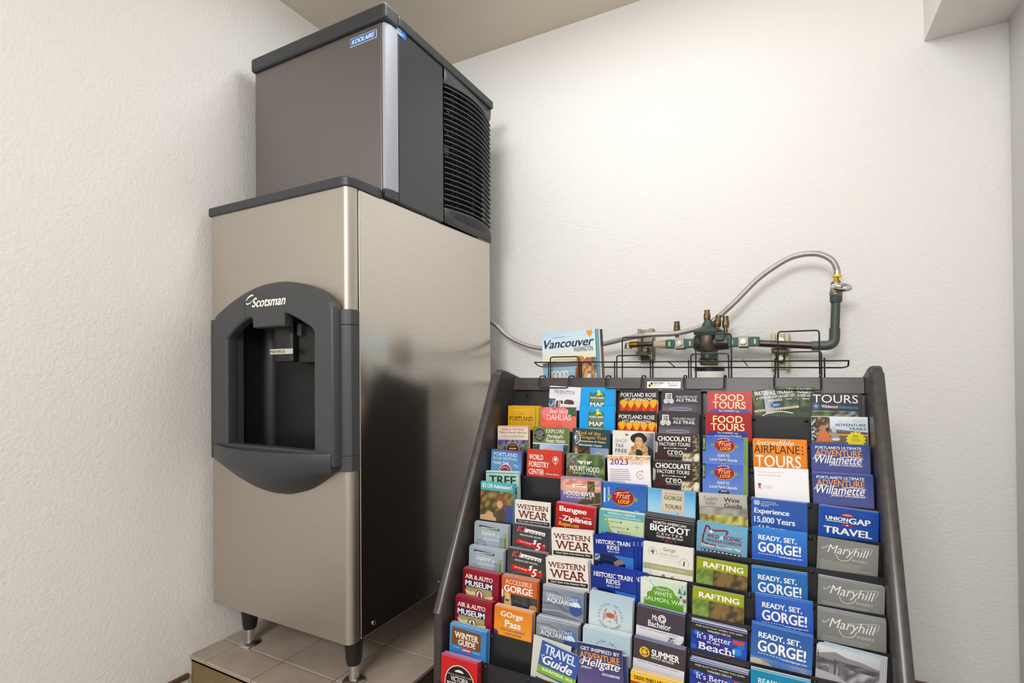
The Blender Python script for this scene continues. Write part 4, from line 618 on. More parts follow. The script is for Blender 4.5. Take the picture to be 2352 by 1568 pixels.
# bulged louvre panel on the side
def bul(y, k=1.0):
    u = (y-.404)/(DEP-.404); return .0115 + k*.030*math.sin(math.pi*min(max(u, 0), 1))**.8 - .008*u
n = 22; Y = [.404+(DEP-.404)*i/n for i in range(n+1)]
for nm, zf, z0, z1 in (('louvre_top', 0, HZ1-.034, HZ1-.078), ('louvre_base', 1, ZT, 1.352)):
    m = MB().use('char')
    if zf == 0: m.grid([[(.0115-.006*i/n, y, z0) for i, y in enumerate(Y)], [(bul(y, .55), y, z1+.012) for y in Y], [(bul(y)-.006, y, z1) for y in Y], [(bul(y)-.03, y, z1+.002) for y in Y]])
    else: m.grid([[(.0115-.006*i/n, y, z0) for i, y in enumerate(Y)], [(.0125-.006*i/n, y, z0+.026) for i, y in enumerate(Y)], [(bul(y), y, z1-.008) for y in Y], [(bul(y)-.004, y, z1) for y in Y], [(bul(y)-.05, y, z1) for y in Y]])
    o = obj(nm, m, hd); sd = o.modifiers.new('thick', 'SOLIDIFY'); sd.thickness = .003
for i in range(23):
    z = 1.362+(1.742-1.362)*i/22; m = MB().use('louvre')
    yy = [y+(.004 if k == n else 0) for k, y in enumerate(Y)]
    m.grid([[(bul(y), y, z-.0042) for y in yy], [(bul(y)+.0012, y, z-.0018) for y in yy], [(bul(y)-.001, y, z) for y in yy], [(bul(y)-.016, y, z+.004) for y in yy], [(bul(y)-.016, y, z+.0012) for y in yy], [(bul(y), y, z-.0042) for y in yy]])
    obj('louvre', m, hd)
m = MB().use('char_dark')
for y in (.47, .55, .63): m.box(-.012, bul(y)-.015, y-.003, y+.003, 1.345, 1.76)
obj('louvre_rib', m, hd)
for q in ((.43, .50, 1.40, 1.408), (.44, .446, 1.52, 1.62), (.46, .49, 1.555, 1.585)): obj('fan_bracket', MB().use('silver_edge').box(-.0345, -.03, *q), hd)
obj('copper_line', MB().use('newbrass').tube(catmull([(-.03, .41, 1.735), (-.03, .45, 1.71), (-.03, .50, 1.70)], 6), .004), hd)
obj('copper_line', MB().use('newbrass').tube(catmull([(-.03, .41, 1.66), (-.03, .46, 1.64), (-.03, .52, 1.60)], 6), .003), hd)
BL = mat('badge_blue', '#1f6fb8', .35); M['badge_blue'] = BL
bd = obj('badge', MB().use('white').box(-.1165, -.0195, HY-.0012, HY+.001, 1.750, 1.7735).use('badge_blue').box(-.1155, -.0205, HY-.0016, HY+.0005, 1.7512, 1.7723), hd)
letters('badge_lettering', 'KOOLAIRE', -.111, -.025, 1.7555, .0125, HY-.0018, 'white', bd, 'Bi')
bd = obj('badge', MB().use('badge_blue').box(.011, .0125, .169, .216, 1.7785, 1.8), hd)
letters('badge_lettering', 'KOOLAIRE', .174, .195, 1.792, .004, 0, 'white', bd, 'Bi', plane='side', xf=.0128)
m = MB().use('white')
for i in range(3): m.box(.0125, .0128, .174, .208-.006*i, 1.787-.0028*i, 1.788-.0028*i)
obj('badge_print', m, bd)

# ================================================================== BROCHURE RACK
X0, PITCH, TH = .2466, .1089, math.radians(4)
YR = [.412, .368, .322, .282, .247, .215, .187, .159, .130, .100, .070, .038]
ZR = [.777-.0552*i for i in range(13)]
TL, TW = math.tan(TH), math.cos(TH)
rk = thing('brochure_rack', (.68, .35, ZF), 'dark brown tiered brochure rack leaning back, standing in front of the back wall', 'brochure rack')
RX0, RX1 = .2405, 1.1245
side = [(.366, .832), (.352, .824), (.062, .262), (.052, .235), (.045, ZF), (.62, ZF), (.62, .775), (.39, .829)]
for x0, x1 in ((RX0-.024, RX0), (RX1, RX1+.024)):
    obj('side_panel', MB().use('rackwood').prism(side, 0, x0, x1), rk, .006, 3)
    e = MB().use('rackedge'); xm = (x0+x1)/2
    # rounded edge moulding following the front edge
    path = [(.345, .815), (.055, .25)]
    for (ya, za), (yb_, zb_) in [(path[0], path[1])]:
        d = Vector((0, yb_-ya, zb_-za)).normalized(); nrm = Vector((0, d.z, -d.y))
        prof = []
        for k in range(9):
            a = math.pi*k/8; prof.append((xm+.012*math.cos(a), .007*math.sin(a)))
        e.grid([[Vector((px, ya, za))+nrm*(q+.0035) for px, q in prof], [Vector((px, yb_, zb_))+nrm*(q+.0035) for px, q in prof]])
    obj('edge_moulding', e, rk)
def P(r, s, off=0):         # point of tier plane r: distance s along the slope from the nominal card top, off = in front (+)
    return (YR[r]+s*math.sin(TH)-off*math.cos(TH), ZR[r]+s*math.cos(TH)+off*math.sin(TH))
LED = -.215
def slab(r, s0, s1, o0, o1): return [P(r, s0, o0), P(r, s1, o0), P(r, s1, o1), P(r, s0, o1)]
# back board behind the top row and header strip
obj('back_board', MB().use('rackplate').prism([(.444, .795), (.448, .795), (.41, .5), (.406, .5)], 0, RX0, RX1), rk)
obj('header_strip', MB().use('rackwood').prism([(.428, .770), (.437, .8065), (.456, .8065), (.447, .770)], 0, RX0, RX1), rk, .0015)
obj('rear_panel', MB().use('rackwood').box(RX0, RX1, .575, .590, ZF+.05, .72), rk)
st = MB().use('white'); sy = lambda z: .428+(z-.770)*(.009/.0365)-.0006
def stq(x0, x1, z0, z1, k, m): st.use(m).add([(x0, sy(z0)-k, z0), (x1, sy(z0)-k, z0), (x1, sy(z1)-k, z1), (x0, sy(z1)-k, z1)], [(0, 1, 2, 3)])
sx0, sx1, sz0, sz1 = .6415, .7275, .7795, .7965
stq(sx0, sx1, sz0, sz1, 0, 'white'); 
for i, (a, b_, c) in enumerate([(0, 1, 'yellow'), (1, 1, 'deep'), (0, 0, 'deep'), (1, 0, 'yellow')]): stq(sx0+.004+.0052*a, sx0+.009+.0052*a, sz0+.0035+.0055*b_, sz0+.0088+.0055*b_, .0003, c)
for (t_, xa, xb, za, h_, sty) in [('CERTIFIED', .6555, .686, .7905, .0042, 'B'), ('FOLDER DISPLAY', .6555, .681, .787, .0018, ''), ('SERVICE, INC.', .6555, .678, .784, .0018, ''), ('800.799.7373', .694, .7225, .791, .0024, 'b')]:
    V, F = text_polys(t_, sty); n1 = LAY.get((t_, sty), len(V)); st.use('deep').add([(xa+(xb-xa)*a, sy(za+h_*b_)-.0004-.000006*(i//n1), za+h_*b_) for i, (a, b_) in enumerate(V)], F)
for i in range(26): stq(.698+.0008*i*1.05, .698+.0008*i*1.05+(.0003 if i % 3 else .0006), .7845, .7885, .0003, 'deep')
obj('sticker', st.mesh('sticker', False), rk, label='white and yellow label sticker on the header strip')
rv = MB().use('rivet').lathe([(.0042, 0), (.0042, .0012), (.0032, .0028), (.0012, .0038)], (0, 0, 0), 2, 12).mesh('rivet')
qq = obj('rivet', rv, rk); qq.matrix_parent_inverse = Matrix.Identity(4); qq.location = Vector((.282, .4372, .753))-rk.location; qq.rotation_euler = (math.pi/2-.12, 0, 0)
for r in range(12):
    m = MB().use('rackplate')
    top = -.0552/TW-(.006 if r < 6 else .0085)/TW
    m.prism(slab(r, LED-.002, top, .0012, .0032), 0, RX0, RX1)
    m.prism(slab(r, LED-.003, LED-.001, -.0200, .0012), 0, RX0, RX1)
    pt = obj('tier_plate', m, rk)
    for b in range(1, 8):
        y, z = P(r, top-.008, .0032)
        q = bpy.data.objects.new('rivet', rv); COL.objects.link(q); q.parent = pt
        q.matrix_parent_inverse = pt.matrix_world.inverted()
        q.location = (X0+b*PITCH, y, z); q.rotation_euler = (math.pi/2-TH, 0, 0)
obj('toe_board', MB().use('rackwood').box(RX0, RX1, .06, .075, ZF, -.03), rk)

# ================================================================== BROCHURES
cards = [
(1,2,'pend',4.0,94.7,1.1,-2.9), (1,3,'map',-8.5,96.7,1.5,-0.2), (1,4,'rose',-3.8,102.0,-0.5,0.5), (1,5,'ale',-4.2,95.5,-1.4,0.6),
(1,6,'food',0.5,101.5,-3.5,0.1), (1,7,'trolley',-9.4,94.2,0.6,6.5), (1,8,'tours',3.6,98.6,-5.7,-0.4), (2,1,'river',-2.8,85.4,5.8,0.3),
(2,2,'dahlia',2.6,102.7,3.9,0.8), (2,3,'map',2.7,95.4,7.8,-0.0), (2,4,'rose',2.4,100.0,-0.2,0.1), (2,5,'ale',-3.9,95.8,1.8,-0.0),
(2,6,'food2',0.5,100.3,2.1,0.7), (2,8,'trails',6.0,104.7,-0.4,0.7), (3,1,'wine',-7.5,96.6,5.1,2.1), (3,2,'pittock',-1.5,105.5,7.9,0.1),
(3,3,'oregon',2.0,98.3,7.1,-1.0), (3,4,'shop',3.2,102.8,6.7,0.1), (3,5,'choc',-0.0,101.8,4.8,1.1), (3,6,'fruit',-2.0,96.6,5.4,-0.1),
(3,7,'airplane',-0.6,104.3,3.9,1.2), (3,8,'willam',4.2,104.8,0.8,0.8), (4,1,'rosefest',-6.5,93.3,0.2,-0.7), (4,2,'forestry',-2.5,99.7,6.5,-0.2),
(4,3,'mthood',0.7,100.3,4.3,0.2), (4,4,'coupon',2.2,107.7,5.4,2.5), (4,5,'choc',3.7,105.7,2.9,0.9), (4,6,'fruit',0.6,93.2,4.5,0.3),
(4,7,'japan',2.7,100.7,1.6,1.5), (4,8,'willam',4.2,106.7,-0.4,1.1), (5,1,'tree',-0.2,99.0,1.7,2.9), (5,3,'hoodriver',0.6,103.5,5.6,1.4),
(5,4,'fruitb',0.8,105.2,2.8,0.1), (5,5,'gorget',-0.1,109.3,-2.2,-0.6), (5,6,'wineg',-0.5,96.7,-1.2,2.1), (5,7,'exper',-1.7,102.1,-1.2,-0.3),
(5,8,'union',10.3,98.4,-6.3,-2.2), (6,1,'off2',-0.0,97.4,36.5,0.2), (6,2,'western',-5.7,98.3,-1.2,0.6), (6,3,'bungee',-1.9,98.4,0.9,-2.2),
(6,4,'waterf',1.6,103.9,-0.5,-0.9), (6,5,'bigfoot',-1.0,105.3,-8.1,-1.8), (6,6,'wild',-0.2,98.6,-4.2,-1.9), (6,7,'ready',-1.9,98.0,0.7,-0.5),
(6,8,'mary',5.1,97.9,-6.5,-2.7), (7,1,'explore',-0.7,98.5,-8.2,0.6), (7,2,'k1',3.4,101.2,2.5,-0.1), (7,3,'western',1.0,106.5,2.9,2.8),
(7,4,'train',-8.7,91.9,3.5,2.1), (7,5,'foodtr',3.0,104.6,1.4,-1.0), (7,6,'raft',2.3,97.2,-15.5,-1.8), (7,7,'ready2',-2.3,97.0,-14.7,0.4),
(7,8,'mary',8.1,102.4,-18.2,-2.4), (8,1,'explore',0.5,98.4,-6.9,0.3), (8,2,'k1',4.5,107.5,5.5,0.2), (8,3,'western',-1.4,105.6,-0.6,3.4),
(8,4,'train',-0.9,101.9,-2.1,0.8), (8,5,'salmon',-1.6,93.6,-10.0,-0.1), (8,6,'raft',-3.4,95.9,-12.8,-1.2), (8,7,'ready3',5.6,96.9,-2.0,0.4),
(8,8,'mary',5.1,106.4,-12.0,-1.1), (9,1,'air',2.2,102.4,1.9,-0.2), (9,2,'access',-1.3,93.4,3.1,0.2), (9,3,'aqua',0.4,99.1,-0.2,-0.8),
(9,4,'newport',1.8,95.5,4.4,-1.5), (9,5,'bach',-2.2,96.0,-5.8,-2.6), (9,6,'beach',0.5,101.7,-14.3,-1.5), (9,7,'ready4',1.6,101.6,3.7,-2.9),
(9,8,'bw',-4.1,94.5,-11.0,-3.4), (10,1,'air',-1.0,102.0,-0.4,-0.1), (10,2,'gpass',-2.9,96.6,-1.9,-0.2), (10,3,'aqua',-1.9,100.1,-6.2,-0.3),
(10,4,'newport',0.7,102.8,-3.7,-0.2), (10,5,'summer',0.6,100.6,-3.4,-2.3), (10,6,'beach',3.9,105.3,-20.2,-0.9), (10,7,'teal',-1.1,96.8,-8.3,-0.2),
(11,1,'winter',2.3,100.1,1.4,-0.1), (11,3,'travel',15.1,88.5,6.2,-10.1), (11,4,'hell',-4.9,96.7,32.7,2.3), (11,5,'drive',1.5,100.1,-0.6,0.3),
(12,1,'vict',-1.2,98.7,-1.3,0.7),
]
# copies standing behind the front sheet: (count, spacing in mm, paper edge, face colour or None)
PW, PG = '#f3f1f2', '#d8dce4'
STK = {(1,2):(1,2,PW),(1,3):(4,2.6,PW),(1,4):(1,2,PW),(1,5):(1,3,PG),(1,7):(1,3,PG),(2,1):(4,3,'#efe6cc'),(2,2):(1,2.5,PW),(2,3):(2,2.2,PW),(2,4):(1,2,PG),(2,5):(2,2.2,PG),(2,6):(1,2.5,PG),(2,8):(1,2.2,PW),
(3,1):(5,2.4,'#b04858'),(3,2):(2,2.4,PW),(3,3):(4,2.4,'#7c9aa4'),(3,4):(2,2,PW),(3,5):(2,2.2,PG),(3,6):(2,2.6,PW),(3,7):(2,2.4,'#f0a44a'),(3,8):(2,2.8,'#8ca8d8'),
(4,1):(6,2.3,'#9a2c58'),(4,2):(4,2.6,'#e0786a'),(4,3):(2,2,PW),(4,4):(3,2.2,PW),(4,5):(2,2,PG),(4,6):(2,2.6,PW),(4,7):(3,2.4,PW),(4,8):(3,2.8,'#c4ccf0'),
(5,1):(5,2.2,'#d8ecea'),(5,3):(2,2.2,'#d8d4f0'),(5,4):(3,2,PW),(5,5):(5,2.4,'#b4dcf4'),(5,6):(2,2.4,'#c0bca8'),(5,7):(3,2.3,PW),(5,8):(2,3.4,PW),
(6,1):(1,3,'#8cc4d0'),(6,2):(1,2,PW),(6,3):(4,2.4,'#f0c4c4'),(6,4):(3,2.3,PW),(6,5):(4,2.8,PW),(6,6):(3,3,'#a4d0e8'),(6,7):(1,2.4,'#7ab0e8'),(6,8):(1,2.4,'#b0b0ac'),
(7,1):(5,2.4,'#dfe6ec'),(7,2):(3,2.2,'#d4d4e4'),(7,3):(4,2.4,'#d4dcec'),(7,4):(3,2.4,'#2c50b0'),(7,5):(4,2.3,PW),(7,6):(2,2.2,'#c4c89c'),(7,7):(3,2.3,'#b4dcf4'),(7,8):(6,2.4,'#c4c4cc'),
(8,1):(4,2.6,'#e4eaee'),(8,2):(3,2.3,'#dcdcf0'),(8,3):(4,2.4,PW),(8,4):(2,2.2,'#3458c0'),(8,5):(4,2.6,'#e8f0e8'),(8,6):(3,2.4,'#b8bc8c'),(8,7):(2,2.6,'#8cc0f0'),(8,8):(6,2.4,'#c8c8cc'),
(9,1):(4,2.6,'#c08090'),(9,2):(5,2.6,'#e8d8d8'),(9,3):(4,2.6,PW),(9,4):(2,2.6,'#f0e4dc'),(9,5):(5,2.4,'#9ca4d0'),(9,6):(6,2.4,PW),(9,7):(2,2.6,'#7cb4e8'),(9,8):(4,2.6,'#a8cce8'),
(10,1):(4,2.8,'#b87088'),(10,2):(5,2.6,'#f4e4d8'),(10,3):(4,2.8,PW),(10,4):(4,3.2,'#ecf0ec'),(10,5):(5,2.4,'#a4acd4'),(10,6):(5,2.6,PW),(10,7):(2,2.6,PW),
(11,1):(5,2.6,'#a8c8e4'),(11,3):(1,4,'#d4d4cc'),(11,4):(2,3,PW),(11,5):(4,2.6,'#f4e8cc'),(12,1):(7,2.4,'#c088b0')}
LBL = {
(1,2):('white brochure picturing plaid shirts, second pocket of the top row','white plaid-shirt brochure'),
(1,3):('bright blue visitor map with a yellow deer, upper of two','upper blue visitor map'),
(1,4):('hot air balloon brochure with orange and yellow panels, upper of two','upper balloon brochure'),
(1,5):('charcoal ale trail brochure with a barrel icon, upper of two','upper ale trail brochure'),
(1,6):('faded red FOOD TOURS brochure in the top row','faded red food tours brochure'),
(1,7):('tilted green waterfall trolley brochure above the empty pocket','waterfall trolley brochure'),
(1,8):('black TOURS brochure in the top right pocket of the rack','black tours brochure'),
(2,1):('mustard yellow river cruise brochure by the left side panel','yellow river cruise brochure'),
(2,2):('coral pink dahlias brochure with flower petals','pink dahlias brochure'),
(2,3):('bright blue visitor map with a yellow deer, lower of two','lower blue visitor map'),
(2,4):('hot air balloon brochure with orange and yellow panels, lower of two','lower balloon brochure'),
(2,5):('charcoal ale trail brochure with a barrel icon, lower of two','lower ale trail brochure'),
(2,6):('deep red FOOD TOURS brochure below the faded one','deep red food tours brochure'),
(2,8):('adventure trails brochure with a yellow starburst and two hikers','adventure trails brochure'),
(3,1):('cream wine tasting brochure with a red border and grapes','cream wine tasting brochure'),
(3,2):('olive green brochure headed EXPLORE with a round black seal','olive green mansion brochure'),
(3,3):('dark teal brochure with gold letters and a white wagon wheel','teal wagon wheel brochure'),
(3,4):('pale SHOP TAX FREE brochure with a woman in a black hat','tax free shopping brochure'),
(3,5):('dark brown chocolate factory tours brochure, upper of two','upper chocolate tours brochure'),
(3,6):('blue farm stand guide with a red oval and green strip, upper of two','upper farm stand guide'),
(3,7):('orange airplane tours brochure with black and white letters','orange airplane tours brochure'),
(3,8):('blue jetboat adventure brochure under the yellow starburst one','upper blue jetboat brochure'),
(4,1):('sky blue rose festival brochure with a dark red arch emblem','blue rose festival brochure'),
(4,2):('red forestry brochure with a round white tree emblem','red forestry brochure'),
(4,3):('green railroad brochure showing a wooden track','railroad brochure'),
(4,4):('white 2023 coupon offers brochure with purple numerals','white coupon brochure'),
(4,5):('dark brown chocolate factory tours brochure, lower of two','lower chocolate tours brochure'),
(4,6):('blue farm stand guide with a red oval and green strip, lower of two','lower farm stand guide'),
(4,7):('plain white garden brochure with a small red lantern','white garden brochure'),
(4,8):('blue jetboat adventure brochure directly above UNION GAP TRAVEL','lower blue jetboat brochure'),
(5,1):('pale mint brochure headed TREE in dark green capitals','mint tree brochure'),
(5,3):('purple and orange sunset railbikes brochure','sunset railbikes brochure'),
(5,4):('bright blue map brochure with a large red oval, reading MAP ON BACK','blue map-on-back brochure'),
(5,5):('sky blue gorge tours brochure with a tan square','gorge tours brochure'),
(5,6):('grey Tualatin Valley wine guide with pale grapes','grey wine guide'),
(5,7):('blue brochure reading Experience 15,000 Years','blue history brochure'),
(5,8):('royal blue UNION GAP TRAVEL brochure with a red disc','union gap brochure'),
(6,1):('tall brochure with teal two dollars off band and museum picture','two dollars off brochure'),
(6,2):('cream western wear brochure below the empty pocket, topmost of three','topmost western wear brochure'),
(6,3):('red bungee and ziplines brochure with white lettering','red bungee brochure'),
(6,4):('pale green waterfall corridor map brochure with teal band','waterfall corridor map'),
(6,5):('black BIGFOOT center brochure with grey capitals','black bigfoot brochure'),
(6,6):('blue wild and scenic river map with a dark red state outline','wild and scenic map'),
(6,7):('bright blue READY SET GORGE brochure, topmost of four','topmost ready set gorge brochure'),
(6,8):('grey winery brochure with white script, topmost of three','topmost grey winery brochure'),
(7,1):('pale grey Explore brochure with a bridge drawing, upper of two','upper grey explore brochure'),
(7,2):('dark kart racing brochure with a red five dollar band, upper of two','upper kart racing brochure'),
(7,3):('cream western wear brochure, middle of three','middle western wear brochure'),
(7,4):('navy historic train rides brochure, upper of two','upper train rides brochure'),
(7,5):('off white gorge food trails brochure with a sage band','food trails brochure'),
(7,6):('lime green RAFTING brochure with a brown picture, upper of two','upper rafting brochure'),
(7,7):('READY SET GORGE brochure, second from the top of four','second ready set gorge brochure'),
(7,8):('grey winery brochure with white script, middle of three','middle grey winery brochure'),
(8,1):('pale grey Explore brochure with a bridge drawing, lower of two','lower grey explore brochure'),
(8,2):('dark kart racing brochure with a red five dollar band, lower of two','lower kart racing brochure'),
(8,3):('cream western wear brochure, lowest of three','lowest western wear brochure'),
(8,4):('navy historic train rides brochure, lower of two','lower train rides brochure'),
(8,5):('white salmon welcome brochure with a green tree-shaped sign','green white salmon brochure'),
(8,6):('lime green RAFTING brochure with a brown picture, lower of two','lower rafting brochure'),
(8,7):('READY SET GORGE brochure, third from the top of four','third ready set gorge brochure'),
(8,8):('grey winery brochure with white script, lowest of three','lowest grey winery brochure'),
(9,1):('crimson air and auto museum brochure, upper of two','upper air museum brochure'),
(9,2):('rust orange accessible gorge brochure with a woman in a yellow hat','rust accessible gorge brochure'),
(9,3):('grey coast aquarium brochure with a blue disc, upper of two','upper aquarium brochure'),
(9,4):('pale blue Discover Newport brochure with an orange crab','crab brochure'),
(9,5):('dark ski brochure with a white swirl logo and snowy lower band','dark ski brochure'),
(9,6):('blue casino brochure reading Better at the Beach, upper of two','upper beach casino brochure'),
(9,7):('READY SET GORGE brochure with beige clouds, lowest of four','lowest ready set gorge brochure'),
(9,8):('black and white landscape photo brochure at the lower right','black and white photo brochure'),
(10,1):('crimson air and auto museum brochure, lower of two','lower air museum brochure'),
(10,2):('bright orange gorge pass brochure with white lettering','orange gorge pass brochure'),
(10,3):('grey coast aquarium brochure with a blue disc, lower of two','lower aquarium brochure'),
(10,4):('pale blue newport brochure half hidden behind the navy jetboat one','hidden newport brochure'),
(10,5):('dark SUMMER brochure with a round yellow logo','dark summer brochure'),
(10,6):('blue casino brochure reading Better at the Beach, lower of two','lower beach casino brochure'),
(10,7):('teal brochure cut by the bottom edge of the photo','teal brochure'),
(11,1):('blue winter guide with a brown panel by the left side','blue winter guide'),
(11,3):('tilted blue travel guide with a green band, beside the navy jetboat brochure','tilted travel guide'),
(11,4):('navy jetboat brochure headed GET INSPIRED BY ADVENTURE','navy jetboat brochure'),
(11,5):('yellow topped drive-thru brochure at the bottom edge','yellow drive-thru brochure'),
(12,1):('red ferry brochure with a black oval in the bottom left pocket','red ferry brochure')}
SIDE = {'rosefest':'#2c5ea0','vict':'#b01c22','air':'#8a1830','access':'#a8562c','forestry':'#c04030','train':'#2448a8','winter':'#5c94c8','aqua':'#8a90a0','wine':'#a84858'}
RB = random.Random(5)
for (r, c, key, dx, w, off, roll) in cards:
    w = min(max(w, 85), 104)/1000; h = .215+off/1000; base, els = D[key]
    k = 1.0
    me = Sheet(w, h, .0022, base, STK.get((r, c), (0, 0, PW))[2], SIDE.get(key)).run(els).mesh('brochure')
    a = math.radians(roll); xb = X0+(c-.5)*PITCH+dx/1000+h*math.sin(a)*.9
    y, z = P(r-1, LED, -.0002)
    if abs(roll) > 1: z += abs(math.sin(a))*w/2*.98
    mw = Matrix.Translation((xb, y, z)) @ Matrix.Rotation(-TH, 4, 'X') @ Matrix.Rotation(-a, 4, 'Y')
    o = bpy.data.objects.new('brochure', me); COL.objects.link(o); o.matrix_world = mw
    lab, short = LBL[(r, c)]
    tag(o, lab, 'brochure', 'brochures standing in the tiers of the rack')
    if (r, c) in STK:
        cnt, sp, edge = STK[(r, c)]; cnt = cnt if key in ('vict', 'mary', 'beach') else min(cnt, 4)
        if cnt == 3 and c in (3, 5): cnt = 2
        sp = min(sp*(1.75 if key in ('vict', 'mary', 'air', 'access', 'gpass', 'newport', 'river', 'train', 'aqua') else 1.35), 6.0); cnt = 3 if (cnt == 4 and r <= 5) else cnt
        sp = min(sp, 16.5/max(cnt, 1))
        bme = None; src = None
        for i in range(cnt):
            if src is None:
                bcol = '#cfd2c8' if key == 'travel' else base if key not in ('vict', 'rosefest') else ('#8a2c50' if key == 'rosefest' else '#b03040')
                e2 = [e for e in els if e[0] in 'rgt' or e[0] == 'ph' or e[0] == 'e'] if key in ('bigfoot', 'train', 'trolley') else []
                bme = Sheet(w, h, .0022, bcol, edge, SIDE.get(key)).run(e2).mesh('brochure_copy')
                src = bpy.data.objects.new('brochure', bme); q = src
            else: q = src.copy()
            COL.objects.link(q)
            rr = math.radians(RB.uniform(-.3, .3)); ddx = RB.uniform(-.0012, .0012); lift = RB.uniform(.0002, .0022)
            if key == 'train': rr += math.radians(-2.4*(i+1)/cnt*1.6); ddx += .012*(i+1)/cnt
            if key == 'trolley': rr = math.radians(-6.9); ddx = .012; lift = -.004
            if key == 'bw': ddx += .012*(i+1)/cnt
            if key == 'travel': rr = math.radians(6)
            if key == 'bigfoot': lift = .004+.0022*i
            if key == 'hell': lift = -.012; ddx = .008; 
            if key == 'river': ddx = .008+.0025*i
            lw = abs(math.sin(rr))*w/2
            q.matrix_world = mw @ Matrix.Translation((ddx, .0002+(i+1)*sp/1000, max(lift, -.02)+lw)) @ Matrix.Rotation(-rr, 4, 'Y')
            tag(q, 'spare copy tucked behind the front sheet of the ' + short, 'brochure', 'spare copies behind the ' + short)

# ================================================================== WIRE MAGAZINE RACK on the header
wr = thing('wire_magazine_rack', (.69, .46, .8065), 'black wire magazine rack with four loops hooked over the top of the brochure rack', 'wire rack')
WR = .0019
def wire(name, pts, r=WR, bend=.008, parent=None): return obj(name, MB().use('wire').tube(rounded(pts, bend), r, 8), parent or wr)
yh, yf, yt = .414, .47, .525
import math as _m
pk = [(.333, .424, .345, .436, None), (.533, .631, .548, .642, (.548, .636)), (.738, .834, .748, .840, (.752, .842)), (.944, .102+.938, .952, 1.044, (.952, 1.043))]
for i, (h0, h1, f0, f1, tt) in enumerate(pk):
    # hook: hangs in front of the header and bends over it
    zb = .7785
    wire('hook', [(h0, .462, .778), (h0, .462, .8115), (h0, yh+.006, .8115), (h0, yh-.004, zb), (h1, yh-.004, zb), (h1, yh+.006, .8115), (h1, .462, .8115), (h1, .462, .778)])
    wire('front_loop', [(f0, yf, .760), (f0, yf, .868), (f1, yf, .868), (f1, yf, .760)])
    if tt is None: tt = (.352, .438)
    wire('tall_loop', [(tt[0], yt, .742), (tt[0], yt+.004, .922 if i else .88), (tt[1], yt+.004, .922 if i else .88), (tt[1], yt, .742)])
    wire('upright', [(f0-.006, yf, .742), (f0-.006, yf, .853)]); wire('upright', [(f1+.006, yf, .742), (f1+.006, yf, .853)])
    # tray wires under the magazine
    for x in (f0, f1): wire('tray_wire', [(x, yf, .760), (x, yt, .744)], .0016)
    for x in (h0, h1): wire('tray_wire', [(x, .462, .779), (x, yf, .779)], .0016)
wire('front_rail', [(.294, yf-.0035, .853), (1.098, yf-.0035, .845)]); wire('rear_rail', [(.302, yt-.0035, .839), (1.09, yt-.0035, .829)])
wire('end_link', [(.294, yf-.0035, .853), (.297, yf+.02, .842), (.302, yt-.0035, .839)]); wire('end_link', [(1.098, yf-.0035, .845), (1.099, yf+.02, .832), (1.09, yt-.0035, .829)])
for x in (.462, .688, .873): wire('cross_tie', [(x, yf-.001, .851), (x+.008, yt-.001, .836)], .0014)
wire('tray_rail', [(.32, yf, .7795), (1.06, yf, .7795)], .0016); wire('tray_rail', [(.32, yt, .743), (1.06, yt, .743)], .0016)

# magazines in the first pocket
mg = ('#bcd8ec', [('g', 0, 0, 1, .3, '#b0d2ee', '#c4def0', '#cfe2ea', '#d4e4ea'), ('g', 0, .3, 1, .62, '#cfe2ea', '#d4e4ea', '#efe4b8', '#f0e0b0'), ('r', .0, .6, 1, .72, '#5c6064', '#7a828a'), ('g', 0, .7, 1, 1.1, '#8ab0c4', '#a4c0cc', '#7fb0c8', '#98bccc'), ('l', [(0, .78), (.6, .79)], .012, '#a8c8d6'), ('l', [(0, .88), (.55, .87)], .012, '#9cc0d0'),
 ('r', .26, .1, .9, .104, '#98b0b8'), ('r', .36, .155, .82, .158, '#98b0b8'), ('t', 'VISITOR', .2, .44, .115, .02, '#7a9a5c', 'b'), ('p', [(.85, .02), (.95, .02), (.96, .05), (.94, .1), (.905, .16), (.87, .1), (.84, .05)], '#e39a34'),
 ('t', 'Vancouver', .04, .98, .315, .155, '#2c3450', 'Bi'), ('t', 'WASHINGTON', .6, .95, .42, .085, '#3a4458', 'b'),
 ('p', [(.6, .95), (.62, .74), (.68, .68), (.76, .72), (.78, .95)], '#a8603c'), ('p', [(.6, 1.05), (.66, .66), (.75, .64), (.74, .9), (.68, 1.05)], '#6c4430'), ('e', .71, .61, .07, .07, '#8a5a3c'), ('p', [(.6, .62), (.64, .59), (.65, .52), (.71, .5), (.78, .53), (.79, .59), (.82, .61), (.72, .63)], '#c4884a'),
 ('ph', .9, .55, 1, .85, 301, ['#5a6a74', '#7a5a4c', '#8a98a0', '#4a4a4c'], 4), ('p', [(.72, 1.05), (.77, .7), (.82, .62), (.9, .63), (.95, .75), (.98, 1.05)], '#d09a58'), ('ph', .74, .66, .95, 1.04, 302, ['#d8a868', '#b87840', '#e4bc84', '#a06434'], 6), ('e', .85, .62, .065, .08, '#a86c40'), ('p', [(.78, 1.08), (.83, .86), (.88, .86), (.92, 1.08)], '#d8dcdc'),
 ('t', 'GOOD', .17, .49, .94, .145, '#c88a68', 'B'), ('t', 'GOOD', .165, .485, .935, .145, '#f6f0ea', 'B'), ('t', 'LIFE', .15, .42, 1.12, .145, '#c88a68', 'B'), ('t', 'LIFE', .145, .415, 1.115, .145, '#f6f0ea', 'B'), ('e', .57, .94, .03, .03, '#b06a4c')])
mw0 = Matrix.Translation((.399, .4905, .7815)) @ Matrix.Rotation(math.radians(-2.5), 4, 'X') @ Matrix.Rotation(math.radians(-3.2), 4, 'Y')
